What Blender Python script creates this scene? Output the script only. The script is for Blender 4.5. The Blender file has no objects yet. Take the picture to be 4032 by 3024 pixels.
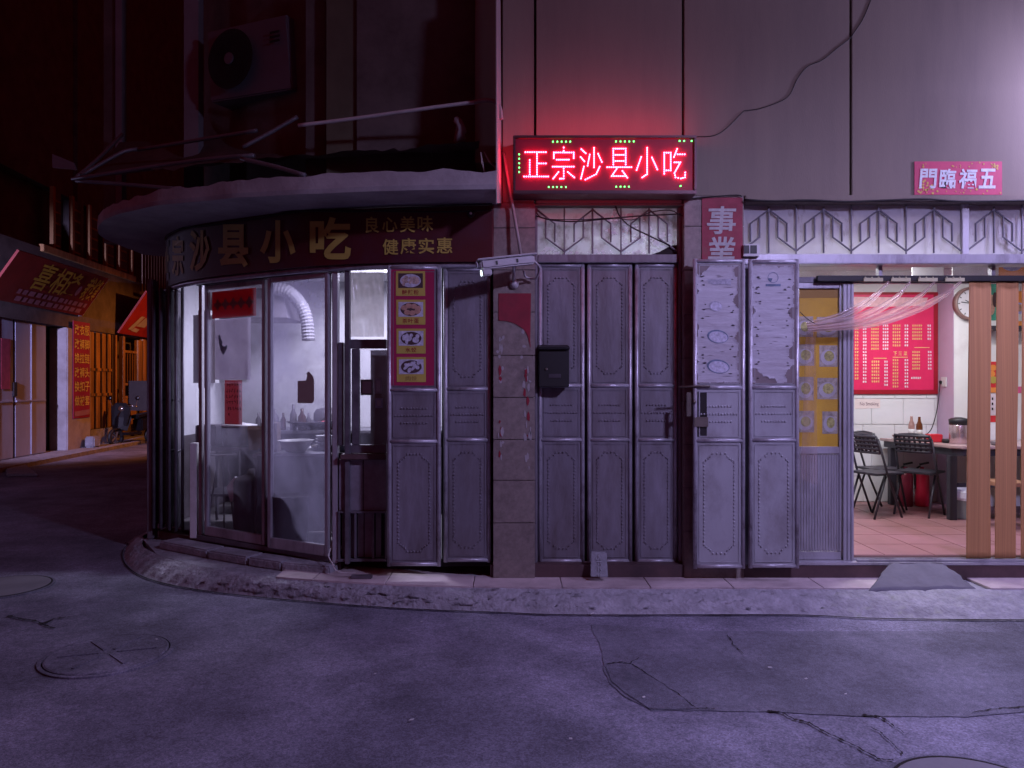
import bpy, bmesh, math, random
from mathutils import Vector, Matrix, noise as mnoise

SC = bpy.context.scene
COL = SC.collection
R = math.radians
rnd = random.Random(7)

# ------------------------------------------------------------------ camera, sky, exposure
D, F, H = 5.824, 2912.0, 1.66          # distance to the facade, focal length in photo pixels, eye height
cam_d = bpy.data.cameras.new('camera')
cam_d.sensor_width = 36.0
cam_d.lens = F / 4032.0 * 36.0
cam_d.clip_start = 0.05
cam_d.clip_end = 600.0
cam = bpy.data.objects.new('camera', cam_d)
cam.location = (0.0, -D, H)
cam.rotation_euler = (R(90), 0, 0)
COL.objects.link(cam)
SC.camera = cam

world = bpy.data.worlds.new('World')
SC.world = world
world.use_nodes = True
wn = world.node_tree.nodes
bg = wn['Background']
bg.inputs['Color'].default_value = (1.0, 0.035, 0.06, 1)      # dull red night sky, added fill that lifts the blacks to red
bg.inputs['Strength'].default_value = 0.068

SC.view_settings.view_transform = 'Standard'
SC.view_settings.look = 'None'
SC.view_settings.exposure = 0.0
SC.view_settings.gamma = 1.0
SC.render.engine = 'CYCLES'
SC.cycles.use_denoising = True
SC.cycles.max_bounces = 6
SC.cycles.transparent_max_bounces = 24
SC.cycles.sample_clamp_indirect = 4.0
SC.cycles.caustics_reflective = False
SC.cycles.caustics_refractive = False

STREET_W = 310.0      # cool street lamp right of the frame
LANE_FILL_W = 1000.0        # added cool fill lamp over the lane, out of view
ALLEY_FILL_W = 6000.0  # added cool lamp out of view, brightens the alley doors
SODIUM_W = 1150.0      # orange lamp on the back of the corner building
KITCHEN_W = 90.0
DINING_W = 42.0
CORRIDOR_W = 44.0
LED_FILL_W = 4.6  # unseen red lights added around the sign case


def X(px, Y=0.0):
    return (px - 2016.0) / F * (D + Y)


def Z(py, Y=0.0):
    return H - (py - 1512.0) / F * (D + Y)


def P(px, py, Y=0.0):
    return Vector((X(px, Y), Y, Z(py, Y)))


# ------------------------------------------------------------------ mesh helpers
class MB:
    def __init__(s):
        s.v, s.f = [], []

    def add(s, vs, fs):
        b = len(s.v)
        s.v += [tuple(p) for p in vs]
        s.f += [tuple(i + b for i in f) for f in fs]
        return s

    def box(s, x0, x1, y0, y1, z0, z1):
        vs = [(x, y, z) for x in (x0, x1) for y in (y0, y1) for z in (z0, z1)]
        return s.add(vs, [(0, 1, 3, 2), (4, 6, 7, 5), (0, 4, 5, 1), (2, 3, 7, 6), (0, 2, 6, 4), (1, 5, 7, 3)])

    def obox(s, c, u, v, w):
        """box about c with half axes u, v, w"""
        c, u, v, w = Vector(c), Vector(u), Vector(v), Vector(w)
        vs = [c + a * u + b * v + e * w for a in (-1, 1) for b in (-1, 1) for e in (-1, 1)]
        return s.add(vs, [(0, 1, 3, 2), (4, 6, 7, 5), (0, 4, 5, 1), (2, 3, 7, 6), (0, 2, 6, 4), (1, 5, 7, 3)])

    def bar(s, a, b, w, t, up=(0, 1, 0)):
        """rectangular bar from a to b, w wide, t thick along up"""
        a, b = Vector(a), Vector(b)
        d = (b - a)
        up = Vector(up)
        side = d.cross(up).normalized()
        up2 = side.cross(d).normalized()
        return s.obox((a + b) / 2, d / 2, side * w / 2, up2 * t / 2)

    def tube(s, pts, r, n=8, close=False):
        pts = [Vector(p) for p in pts]
        m = len(pts)
        rs = r if isinstance(r, (list, tuple)) else [r] * m
        vs, fs = [], []
        prev = None
        for i, p in enumerate(pts):
            if i == 0:
                t = pts[1] - p
            elif i == m - 1:
                t = p - pts[i - 1]
            else:
                t = (pts[i + 1] - p).normalized() + (p - pts[i - 1]).normalized()
            if t.length < 1e-9:
                t = Vector((0, 0, 1))
            t.normalize()
            if prev is None:
                a = Vector((0, 0, 1)) if abs(t.z) < .9 else Vector((0, 1, 0))
                u = t.cross(a).normalized()
            else:
                u = (prev - t * prev.dot(t))
                if u.length < 1e-6:
                    u = t.orthogonal()
                u.normalize()
            prev = u
            w = t.cross(u)
            for k in range(n):
                an = 2 * math.pi * k / n
                vs.append(p + (u * math.cos(an) + w * math.sin(an)) * rs[i])
        for i in range(m - 1):
            for k in range(n):
                k2 = (k + 1) % n
                fs.append((i * n + k, i * n + k2, (i + 1) * n + k2, (i + 1) * n + k))
        fs.append(tuple(range(n))[::-1])
        fs.append(tuple((m - 1) * n + k for k in range(n)))
        return s.add(vs, fs)

    def lathe(s, prof, c, n=20, axis='z'):
        vs, fs = [], []
        for r, z in prof:
            for k in range(n):
                an = 2 * math.pi * k / n
                a, b = r * math.cos(an), r * math.sin(an)
                o = (a, b, z) if axis == 'z' else ((a, z, b) if axis == 'y' else (z, a, b))
                vs.append((c[0] + o[0], c[1] + o[1], c[2] + o[2]))
        for i in range(len(prof) - 1):
            for k in range(n):
                k2 = (k + 1) % n
                fs.append((i * n + k, i * n + k2, (i + 1) * n + k2, (i + 1) * n + k))
        fs.append(tuple(range(n))[::-1])
        fs.append(tuple((len(prof) - 1) * n + k for k in range(n)))
        return s.add(vs, fs)

    def prism(s, pts, off):
        """polygon pts (3D) pushed along off"""
        pts = [Vector(p) for p in pts]
        off = Vector(off)
        n = len(pts)
        vs = pts + [p + off for p in pts]
        fs = [tuple(range(n))[::-1], tuple(range(n, 2 * n))]
        fs += [(i, (i + 1) % n, n + (i + 1) % n, n + i) for i in range(n)]
        return s.add(vs, fs)

    def grid(s, fn, nu, nv):
        vs = [fn(i / nu, j / nv) for i in range(nu + 1) for j in range(nv + 1)]
        fs = [(i * (nv + 1) + j, (i + 1) * (nv + 1) + j, (i + 1) * (nv + 1) + j + 1, i * (nv + 1) + j + 1)
              for i in range(nu) for j in range(nv)]
        return s.add(vs, fs)

    def poly(s, pts):
        return s.add(pts, [tuple(range(len(pts)))])

    def build(s, name, m, parent=None, bevel=0.0, smooth=False, local=False, fixn=True):
        me = bpy.data.meshes.new(name)
        me.from_pydata(s.v, [], s.f)
        if bevel > 0 or fixn:
            bm = bmesh.new()
            bm.from_mesh(me)
            if fixn:
                bmesh.ops.recalc_face_normals(bm, faces=bm.faces)
            if bevel > 0:
                es = [e for e in bm.edges if len(e.link_faces) == 2 and e.calc_face_angle(0) > 0.5]
                bmesh.ops.bevel(bm, geom=es, offset=bevel, segments=2, affect='EDGES', clamp_overlap=True)
            bm.to_mesh(me)
            bm.free()
        if smooth:
            me.polygons.foreach_set('use_smooth', [True] * len(me.polygons))
        me.materials.append(m)
        o = bpy.data.objects.new(name, me)
        COL.objects.link(o)
        attach(o, parent, local)
        return o


def mtx(p):
    return Matrix.Translation(p.location) @ p.rotation_euler.to_matrix().to_4x4()


def attach(o, parent, local=False):
    if parent is None:
        return
    o.parent = parent
    if parent.type == 'EMPTY' and not local:
        o.matrix_parent_inverse = mtx(parent).inverted()


def tag(o, label=None, cat=None, group=None, kind=None):
    if label:
        o['label'] = label
    if cat:
        o['category'] = cat
    if group:
        o['group'] = group
    if kind:
        o['kind'] = kind
    return o


def thing(name, label, cat, loc=(0, 0, 0), rz=0.0, group=None):
    o = bpy.data.objects.new(name, None)
    o.empty_display_size = 0.2
    o.location = loc
    o.rotation_euler = (0, 0, rz)
    COL.objects.link(o)
    return tag(o, label, cat, group)


def light(name, typ, loc, watts, color, parent=None, local=False, **kw):
    d = bpy.data.lights.new(name, typ)
    d.energy = watts
    d.color = color
    rot = kw.pop('rot', None)
    for k, v in kw.items():
        setattr(d, k, v)
    o = bpy.data.objects.new(name, d)
    o.location = loc
    if rot:
        o.rotation_euler = rot
    COL.objects.link(o)
    attach(o, parent, local)
    return o


def resample(pts, n):
    """Catmull-Rom through pts, n samples evenly spread by length"""
    pts = [Vector(p) for p in pts]
    q = [pts[0] * 2 - pts[1]] + pts + [pts[-1] * 2 - pts[-2]]
    out = []
    for i in range(1, len(q) - 2):
        for k in range(24):
            t = k / 24
            a, b, c, d = q[i - 1], q[i], q[i + 1], q[i + 2]
            out.append(0.5 * ((2 * b) + (c - a) * t + (2 * a - 5 * b + 4 * c - d) * t * t + (3 * b - a - 3 * c + d) * t ** 3))
    out.append(pts[-1])
    L = [0]
    for a, b in zip(out, out[1:]):
        L.append(L[-1] + (b - a).length)
    res, j = [], 0
    for i in range(n + 1):
        s = L[-1] * i / n
        while j < len(L) - 2 and L[j + 1] < s:
            j += 1
        t = (s - L[j]) / max(L[j + 1] - L[j], 1e-9)
        res.append(out[j].lerp(out[j + 1], t))
    return res


# ------------------------------------------------------------------ materials
MATS = {}


def M(name, col, rough=0.6, metal=0.0, var=0.18, scale=3.0, bump=0.12, bscale=90.0, dirt=None, damt=0.45,
      dscale=1.6, stretch=(1, 1, 1), spec=0.4, bdist=0.004):
    if name in MATS:
        return MATS[name]
    m = bpy.data.materials.new(name)
    m.use_nodes = True
    nt = m.node_tree
    N, L = nt.nodes, nt.links
    b = N['Principled BSDF']
    b.inputs['Roughness'].default_value = rough
    b.inputs['Metallic'].default_value = metal
    b.inputs['Specular IOR Level'].default_value = spec
    tc = N.new('ShaderNodeTexCoord')
    mp = N.new('ShaderNodeMapping')
    mp.inputs['Scale'].default_value = stretch
    L.new(tc.outputs['Object'], mp.inputs['Vector'])
    n1 = N.new('ShaderNodeTexNoise')
    n1.inputs['Scale'].default_value = scale
    n1.inputs['Detail'].default_value = 7
    n1.inputs['Roughness'].default_value = 0.65
    L.new(mp.outputs['Vector'], n1.inputs['Vector'])
    r1 = N.new('ShaderNodeValToRGB')
    lo = [max(0, c * (1 - var)) for c in col]
    hi = [min(1, c * (1 + var)) for c in col]
    r1.color_ramp.elements[0].position = 0.3
    r1.color_ramp.elements[1].position = 0.7
    r1.color_ramp.elements[0].color = (*lo, 1)
    r1.color_ramp.elements[1].color = (*hi, 1)
    L.new(n1.outputs['Fac'], r1.inputs['Fac'])
    out = r1.outputs['Color']
    if dirt:
        n2 = N.new('ShaderNodeTexNoise')
        n2.inputs['Scale'].default_value = dscale
        n2.inputs['Detail'].default_value = 10
        n2.inputs['Roughness'].default_value = 0.72
        L.new(mp.outputs['Vector'], n2.inputs['Vector'])
        r2 = N.new('ShaderNodeValToRGB')
        r2.color_ramp.elements[0].position = 0.62 - damt * 0.4
        r2.color_ramp.elements[1].position = 0.78
        r2.color_ramp.elements[0].color = (0, 0, 0, 1)
        r2.color_ramp.elements[1].color = (1, 1, 1, 1)
        L.new(n2.outputs['Fac'], r2.inputs['Fac'])
        mx = N.new('ShaderNodeMix')
        mx.data_type = 'RGBA'
        mx.inputs['B'].default_value = (*dirt, 1)
        L.new(r2.outputs['Color'], mx.inputs['Factor'])
        L.new(out, mx.inputs['A'])
        out = mx.outputs['Result']
    L.new(out, b.inputs['Base Color'])
    if bump > 0:
        n3 = N.new('ShaderNodeTexNoise')
        n3.inputs['Scale'].default_value = bscale
        n3.inputs['Detail'].default_value = 5
        L.new(mp.outputs['Vector'], n3.inputs['Vector'])
        bp = N.new('ShaderNodeBump')
        bp.inputs['Strength'].default_value = bump
        bp.inputs['Distance'].default_value = bdist
        L.new(n3.outputs['Fac'], bp.inputs['Height'])
        L.new(bp.outputs['Normal'], b.inputs['Normal'])
    MATS[name] = m
    return m


def EM(name, col, strength, sample=False):
    m = bpy.data.materials.new(name)
    m.use_nodes = True
    nt = m.node_tree
    nt.nodes.remove(nt.nodes['Principled BSDF'])
    e = nt.nodes.new('ShaderNodeEmission')
    e.inputs['Color'].default_value = (*col, 1)
    e.inputs['Strength'].default_value = strength
    nt.links.new(e.outputs[0], nt.nodes['Material Output'].inputs['Surface'])
    if not sample:
        m.cycles.emission_sampling = 'NONE'     # its light is sampled through the lamp beside it
    return m


def GLASS(name, clear=0.9, haze=0.1, gloss=0.06, col=(0.7, 0.7, 0.7), grough=0.06, scale=3.0, spread=0.5, trans=0.5,
          dirt=(0.2, 0.16, 0.12), damt=0.0, stretch=(1, 1, 1)):
    """thin pane: see-through, a film of grime that scatters light both ways, and a sheen"""
    m = bpy.data.materials.new(name)
    m.use_nodes = True
    nt = m.node_tree
    N, L = nt.nodes, nt.links
    N.remove(N['Principled BSDF'])
    tr = N.new('ShaderNodeBsdfTransparent')
    df = N.new('ShaderNodeBsdfDiffuse')
    tl = N.new('ShaderNodeBsdfTranslucent')
    gl = N.new('ShaderNodeBsdfGlossy')
    gl.inputs['Roughness'].default_value = grough
    tc = N.new('ShaderNodeTexCoord')
    mp = N.new('ShaderNodeMapping')
    mp.inputs['Scale'].default_value = stretch
    L.new(tc.outputs['Object'], mp.inputs['Vector'])
    n1 = N.new('ShaderNodeTexNoise')
    n1.inputs['Scale'].default_value = scale
    n1.inputs['Detail'].default_value = 8
    n1.inputs['Roughness'].default_value = 0.6
    L.new(mp.outputs['Vector'], n1.inputs['Vector'])
    mr = N.new('ShaderNodeMapRange')
    mr.inputs['From Min'].default_value = 0.3
    mr.inputs['From Max'].default_value = 0.7
    mr.inputs['To Min'].default_value = max(0.0, haze * (1 - spread))
    mr.inputs['To Max'].default_value = min(1.0, haze * (1 + spread))
    L.new(n1.outputs['Fac'], mr.inputs['Value'])
    n2 = N.new('ShaderNodeTexNoise')
    n2.inputs['Scale'].default_value = scale * 2.3
    n2.inputs['Detail'].default_value = 10
    n2.inputs['Roughness'].default_value = 0.7
    L.new(mp.outputs['Vector'], n2.inputs['Vector'])
    r2 = N.new('ShaderNodeValToRGB')
    r2.color_ramp.elements[0].position = 0.66 - damt * 0.5
    r2.color_ramp.elements[1].position = 0.74
    r2.color_ramp.elements[0].color = (*col, 1)
    r2.color_ramp.elements[1].color = (*(dirt if damt > 0 else col), 1)
    L.new(n2.outputs['Fac'], r2.inputs['Fac'])
    L.new(r2.outputs['Color'], df.inputs['Color'])
    L.new(r2.outputs['Color'], tl.inputs['Color'])
    m1 = N.new('ShaderNodeMixShader')
    m1.inputs['Fac'].default_value = trans
    L.new(df.outputs[0], m1.inputs[1])
    L.new(tl.outputs[0], m1.inputs[2])
    m2 = N.new('ShaderNodeMixShader')
    L.new(mr.outputs['Result'], m2.inputs['Fac'])
    L.new(tr.outputs[0], m2.inputs[1])
    L.new(m1.outputs[0], m2.inputs[2])
    m3 = N.new('ShaderNodeMixShader')
    m3.inputs['Fac'].default_value = gloss
    L.new(m2.outputs[0], m3.inputs[1])
    L.new(gl.outputs[0], m3.inputs[2])
    L.new(m3.outputs[0], N['Material Output'].inputs['Surface'])
    return m


# ------------------------------------------------------------------ lettering
GLY = {}


def glyph(ch, bold=0.0):
    k = (ch, bold)
    if k not in GLY:
        c = bpy.data.curves.new('lettering', 'FONT')
        c.body = ch
        c.size = 1.0
        c.offset = bold
        c.resolution_u = 3
        o = bpy.data.objects.new('lettering', c)
        COL.objects.link(o)
        dg = bpy.context.evaluated_depsgraph_get()
        me = bpy.data.meshes.new_from_object(o.evaluated_get(dg))
        vs = [(v.co.x, v.co.y) for v in me.vertices]
        fs = [tuple(p.vertices) for p in me.polygons]
        bpy.data.objects.remove(o)
        bpy.data.meshes.remove(me)
        bpy.data.curves.remove(c)
        xs = [v[0] for v in vs]
        ys = [v[1] for v in vs]
        x0, x1, y0, y1 = min(xs), max(xs), min(ys), max(ys)
        GLY[k] = ([((x - x0) / (x1 - x0), (y - y0) / (y1 - y0)) for x, y in vs], fs)
    return GLY[k]


def put_char(mb, ch, fn, bold=0.02):
    """fn(u, v) -> world point, u and v from 0 to 1 over the character's box"""
    vs, fs = glyph(ch, bold)
    mb.add([fn(u, v) for u, v in vs], fs)


def char_px(mb, ch, px0, px1, py0, py1, Y, bold=0.02, shear=0.0):
    """character on a plane parallel to the facade, py0 top, py1 bottom"""
    put_char(mb, ch, lambda u, v: P(px0 + (px1 - px0) * u + shear * (v - .5), py1 + (py0 - py1) * v, Y), bold)
# ------------------------------------------------------------------ shared materials
def asphalt(name, col, var, cells=160.0):
    m = M(name, col, rough=0.85, var=var, scale=1.1, bump=0.55, bscale=150, dirt=tuple(c * 0.55 for c in col), damt=0.35,
          dscale=0.8, spec=0.25, bdist=0.006)
    nt = m.node_tree
    N, L = nt.nodes, nt.links
    b = N['Principled BSDF']
    vo = N.new('ShaderNodeTexVoronoi')
    vo.inputs['Scale'].default_value = cells
    tc = N.new('ShaderNodeTexCoord')
    L.new(tc.outputs['Object'], vo.inputs['Vector'])
    src = b.inputs['Base Color'].links[0].from_socket
    mr = N.new('ShaderNodeMapRange')
    mr.inputs['From Max'].default_value = 1.0
    mr.inputs['To Min'].default_value = 0.72
    mr.inputs['To Max'].default_value = 1.36
    sep = N.new('ShaderNodeSeparateColor')
    L.new(vo.outputs['Color'], sep.inputs['Color'])
    L.new(sep.outputs['Red'], mr.inputs['Value'])
    for val in (mr.outputs['Result'], None):
        if val is None:
            for sc_, lo_, hi_ in ((24.0, .78, 1.24), (.55, .6, 1.3)):
                nz = N.new('ShaderNodeTexNoise')
                nz.inputs['Scale'].default_value = sc_
                nz.inputs['Detail'].default_value = 8
                nz.inputs['Roughness'].default_value = .7
                L.new(tc.outputs['Object'], nz.inputs['Vector'])
                m3 = N.new('ShaderNodeMapRange')
                m3.inputs['From Min'].default_value = .32
                m3.inputs['From Max'].default_value = .68
                m3.inputs['To Min'].default_value = lo_
                m3.inputs['To Max'].default_value = hi_
                L.new(nz.outputs['Fac'], m3.inputs['Value'])
                mx = N.new('ShaderNodeMix')
                mx.data_type = 'RGBA'
                mx.blend_type = 'MULTIPLY'
                mx.inputs['Factor'].default_value = 1.0
                L.new(src, mx.inputs['A'])
                L.new(m3.outputs['Result'], mx.inputs['B'])
                src = mx.outputs['Result']
        else:
            mx = N.new('ShaderNodeMix')
            mx.data_type = 'RGBA'
            mx.blend_type = 'MULTIPLY'
            mx.inputs['Factor'].default_value = 1.0
            L.new(src, mx.inputs['A'])
            L.new(val, mx.inputs['B'])
            src = mx.outputs['Result']
    L.new(src, b.inputs['Base Color'])
    return m


m_road = asphalt('asphalt', (0.152, 0.148, 0.202), 0.26, 120)
m_patch = asphalt('asphalt_patch', (0.122, 0.121, 0.160), 0.16, 240)
m_patch2 = asphalt('asphalt_patch_dark', (0.110, 0.109, 0.146), 0.14, 240)
m_crack = M('crack_tar', (0.008, 0.005, 0.007), rough=0.95, bump=0)
m_conc = M('rough_concrete', (0.29, 0.285, 0.33), rough=0.95, var=0.25, scale=9, bump=0.8, bscale=34, dirt=(0.15, 0.145, 0.17), damt=0.52, dscale=6, bdist=0.02)
m_ramp = M('ramp_cement', (0.115, 0.108, 0.145), rough=0.9, var=0.15, scale=6, bump=0.4, bscale=40)
m_tile = M('step_tile', (0.5, 0.42, 0.44), rough=0.45, var=0.1, scale=5, bump=0.05, dirt=(0.2, 0.16, 0.17), damt=0.4)
m_plinth = M('plinth_stone', (0.09, 0.05, 0.055), rough=0.6, var=0.25, dirt=(0.03, 0.02, 0.025), damt=0.5)
m_wall = M('wall_render', (0.24, 0.2, 0.165), rough=0.9, var=0.07, scale=1.3, bump=0.25, bscale=120, dirt=(0.155, 0.128, 0.115), damt=0.62,
           dscale=1.3, stretch=(1.5, 1, 0.22))
m_dark = M('void_dark', (0.02, 0.016, 0.018), rough=0.9, bump=0)
m_gran = M('granite_tile', (0.2, 0.165, 0.155), rough=0.55, var=0.22, scale=26, bump=0.15, bscale=140, dirt=(0.09, 0.07, 0.07), damt=0.3, dscale=5)
m_steel = M('painted_steel_sheet', (0.2, 0.19, 0.235), rough=0.5, metal=0.0, var=0.22, scale=1.7, bump=0.5, bscale=6, bdist=0.02,
            dirt=(0.085, 0.066, 0.068), damt=0.74, dscale=3.2, stretch=(1.6, 1, .45), spec=0.5)
m_tube = M('steel_tube', (0.4, 0.39, 0.45), rough=0.38, metal=0.35, var=0.15, scale=8, bump=0.05, dirt=(0.09, 0.07, 0.07), damt=0.35, dscale=6)
m_steel_lit = M('painted_steel_lit', (0.33, 0.33, 0.37), rough=0.5, var=0.1, scale=2.5, bump=0.25, bscale=9, bdist=0.01,  # lit copy of the door sheet, paler tone stands in for stronger light
             dirt=(0.16, 0.14, 0.15), damt=0.4, dscale=3, stretch=(1, 1, .6))
m_alu = M('aluminium_frame', (0.42, 0.41, 0.46), rough=0.42, metal=0.4, var=0.1, scale=6, bump=0.05, dirt=(0.13, 0.11, 0.12), damt=0.35, dscale=4, stretch=(1, 1, .3))
m_aluD = M('dark_aluminium_frame', (0.16, 0.15, 0.18), rough=0.45, metal=0.4, var=0.15, scale=6, bump=0.05, dirt=(0.05, 0.04, 0.05), damt=0.4, dscale=4)
m_canopy = M('canopy_concrete', (0.36, 0.33, 0.35), rough=0.95, var=0.2, scale=2.2, bump=0.5, bscale=40, dirt=(0.2, 0.17, 0.19), damt=0.6, dscale=2.4)
m_upper = M('upper_wall_dark', (0.12, 0.10, 0.095), rough=0.95, var=0.3, bump=0.3)  # plain dark tone for the upper floor
m_post = M('lit_post_paint', (0.2, 0.19, 0.22), rough=0.7, var=0.15, bump=0.1)
m_black = M('black_plastic', (0.012, 0.011, 0.013), rough=0.5, bump=0.05)
m_cable = M('cable_rubber', (0.015, 0.011, 0.012), rough=0.6, bump=0)
m_white = M('white_plastic', (0.55, 0.54, 0.56), rough=0.5, var=0.08, bump=0.03, dirt=(0.3, 0.27, 0.26), damt=0.3)
m_red = M('red_paper', (0.22, 0.012, 0.03), rough=0.7, var=0.2, scale=6, bump=0.1, dirt=(0.12, 0.02, 0.03), damt=0.35)
m_yel = M('yellow_print', (0.34, 0.25, 0.03), rough=0.7, var=0.1, bump=0)

# ------------------------------------------------------------------ ground
mb = MB()
mb.poly([(-150, -60, 0), (150, -60, 0), (150, 240, 0), (-150, 240, 0)])
road = tag(mb.build('road', m_road), kind='structure')


def G(px, py, z=0.0):
    """ground point under a photo position"""
    d = F * (H - z) / (py - 1512.0)
    return Vector(((px - 2016.0) / F * d, d - D, z))


def jag(pts, n, amp, seed):
    """roughen a closed outline on the ground"""
    out = []
    m = len(pts)
    for i in range(m):
        a, b = pts[i], pts[(i + 1) % m]
        for k in range(n):
            p = a.lerp(b, k / n)
            q = mnoise.noise_vector(Vector((p.x * 9 + seed, p.y * 9, seed))) * amp
            out.append(Vector((p.x + q.x, p.y + q.y, p.z)))
    return out


mb = MB()
mb.poly([(p.x, p.y, 0.004) for p in jag([G(*q) for q in [(2330, 2460), (2340, 2500), (2370, 2560), (2375, 2630), (2400, 2690), (2450, 2735), (2560, 2800),
         (2850, 2803), (3020, 2806), (3400, 2822), (3800, 2826), (4200, 2790), (4300, 2490), (3300, 2488), (2860, 2486), (2760, 2484)]], 6, 0.012, 3)])
tag(mb.build('road_patch', m_patch), kind='structure')
mb = MB()
mb.poly([(p.x, p.y, 0.008) for p in jag([G(*q) for q in [(2380, 2625), (2420, 2620), (2490, 2620), (2560, 2665), (2680, 2745), (2745, 2796), (2560, 2797), (2460, 2732), (2405, 2685)]], 5, 0.006, 5)])
tag(mb.build('road_patch', m_patch2), kind='structure')


def crack(pts, w0, w1, seed):
    ps = []
    g = [G(px, py, 0.0) for px, py in pts]
    for i in range(len(g) - 1):
        for k in range(14):
            p = g[i].lerp(g[i + 1], k / 14)
            q = mnoise.noise_vector(Vector((p.x * 14 + seed, p.y * 14, 2))) * 0.014 + mnoise.noise_vector(Vector((p.x * 45 + seed, p.y * 45, 5))) * 0.006
            ps.append(p + Vector((q.x, q.y, 0)))
    ps.append(g[-1])
    vs, fs = [], []
    n = len(ps)
    for i, p in enumerate(ps):
        t = (ps[min(i + 1, n - 1)] - ps[max(i - 1, 0)]).normalized()
        s = Vector((-t.y, t.x, 0))
        f = i / (n - 1)
        w = (w0 * (1 - f) + w1 * f) * (0.25 + 3.2 * abs(mnoise.noise(Vector((i * .43, seed, 0))))) * (1.0 if 0 < i < n - 1 else 0.1)
        vs += [(p + s * w)[:2] + (0.0095,), (p - s * w * .7)[:2] + (0.0095,)]
    for i in range(n - 1):
        fs.append((2 * i, 2 * i + 1, 2 * i + 3, 2 * i + 2))
    m_ = MB()
    m_.add(vs, fs)
    return m_


for k, (pts, w0, w1) in enumerate([
        ([(2490, 2620), (2560, 2665), (2680, 2745), (2745, 2795), (2815, 2797)], .004, .003),
        ([(3020, 2803), (3075, 2810), (3130, 2840), (3190, 2855), (3280, 2905), (3380, 2950), (3460, 2995), (3520, 3000)], .009, .004),
        ([(3400, 2822), (3470, 2828), (3510, 2860), (3565, 2895)], .008, .002),
        ([(3420, 2870), (3470, 2890), (3520, 2940), (3560, 2978)], .004, .003),
        ([(3820, 2812), (3900, 2800), (4040, 2785)], .003, .005),
        ([(2860, 2500), (2885, 2540), (2930, 2582)], .002, .005),
        ([(2380, 2618), (2440, 2612), (2480, 2618), (2520, 2592)], .006, .004),
        ([(30, 2430), (120, 2445), (170, 2462), (215, 2478)], .014, .006),
        ([(170, 2460), (220, 2440), (300, 2432)], .012, .004)]):
    c = crack(pts, w0, w1, k * 3.7).build('crack', m_crack, fixn=False)
    tag(c, kind='structure')

# scraps of litter and small stones lying on the road
m_litter = M('litter_scrap', (0.5, 0.5, 0.52), rough=0.8, bump=0)
for k, (px, py, w) in enumerate([(615, 2527, .016), (1660, 2455, .01), (1477, 2662, .01), (1620, 2846, .016), (2332, 2424, .02), (3032, 2638, .016), (3174, 2682, .012),
                                 (2535, 2755, .012), (2247, 2920, .012), (3330, 2742, .01)]):
    g = G(px, py)
    mb = MB()
    w *= .62
    mb.obox((g.x, g.y, 0.013 + w * .25), (w, w * .5 * math.sin(k * 2.1), w * .15), (-w * .4 * math.cos(k), w * .6, .1 * w), (0, 0, w * .2))
    names = ['beside the faint manhole on the left', 'near the foot of the kerb left of centre', 'in the middle of the open road', 'low in the left half of the road',
             'at the foot of the kerb below the grey doors', 'on the dark road patch', 'on the road patch right of the other scrap', 'on the wedge-shaped dark patch',
             'near the bottom edge below the patch', 'furthest right on the smooth road patch']
    tag(mb.build('litter_scrap', m_litter, bevel=w * .15), 'tiny pale scrap of litter ' + names[k], 'litter', 'scraps of litter on the road')

# manhole covers
def manhole(px, py, r, label, mt, spokes=False, dz=0.0):
    g = G(px, py)
    t = thing('manhole_cover', label, 'manhole', (g.x, g.y, 0))
    MB().lathe([(r + .03, 0.0), (r + .03, 0.010 + dz), (r + .008, 0.012 + dz), (r + .008, 0.0)], (g.x, g.y, 0), 48).build('rim', m_road if spokes else m_patch2, t)
    if not spokes:
        MB().lathe([(r + .010, .012 + dz), (r + .010, .0145 + dz), (r - .004, .0145 + dz), (r - .004, .012 + dz)], (g.x, g.y, 0), 48).build('gap', m_crack, t)
    MB().lathe([(r, 0.0), (r, 0.013 + dz), (r * .97, 0.017 + dz)], (g.x, g.y, 0), 48).build('lid', mt, t)
    if spokes:
        m2 = MB()
        for k in range(6):
            a = k * math.pi / 3 + .3
            m2.bar((g.x + .05 * math.cos(a), g.y + .05 * math.sin(a), .02 + dz), (g.x + r * .8 * math.cos(a), g.y + r * .8 * math.sin(a), .02 + dz), .018, .006, (0, 0, 1))
        m2.build('raised_pattern', mt, t)
    return t


m_lid = M('manhole_concrete', (0.15, 0.145, 0.17), rough=0.9, var=0.15, bump=0.3, bscale=60)
m_lid2 = M('manhole_iron', (0.125, 0.12, 0.155), rough=0.8, var=0.2, bump=0.3, bscale=60)
manhole(3890, 3165, .34, 'pale round concrete manhole cover cut off by the bottom right edge', m_lid)
manhole(10, 2315, .34, 'round pale manhole cover at the left edge of the road', m_lid)
manhole(425, 2580, .34, 'faint round iron manhole cover with a radial pattern in the dark road', m_road, True)

# ------------------------------------------------------------------ pavement: kerb, step tiles, plinth
top_edge = [(7.0, -.31, .134), (3.0, -.30, .134), (1.5, -.285, .134), (.3, -.28, .134), (-.293, -.249, .134), (-.967, -.178, .134), (-1.87, .031, .134),
            (-2.55, .36, .132), (-3.2, .85, .128), (-3.65, 1.5, .12), (-3.8, 2.6, .12), (-3.8, 9.0, .12)]
bot_edge = [(7.0, -.64, 0), (3.0, -.60, 0), (2.0, -.50, 0), (.5, -.50, 0), (-.1, -.44, 0), (-.945, -.32, 0), (-2.2, .02, 0),
            (-3.0, .42, 0), (-3.55, 1.0, 0), (-3.95, 1.8, 0), (-4.05, 2.7, 0), (-4.05, 9.0, 0)]
NT = 900
te, be = resample(top_edge, NT), resample(bot_edge, NT)


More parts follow.
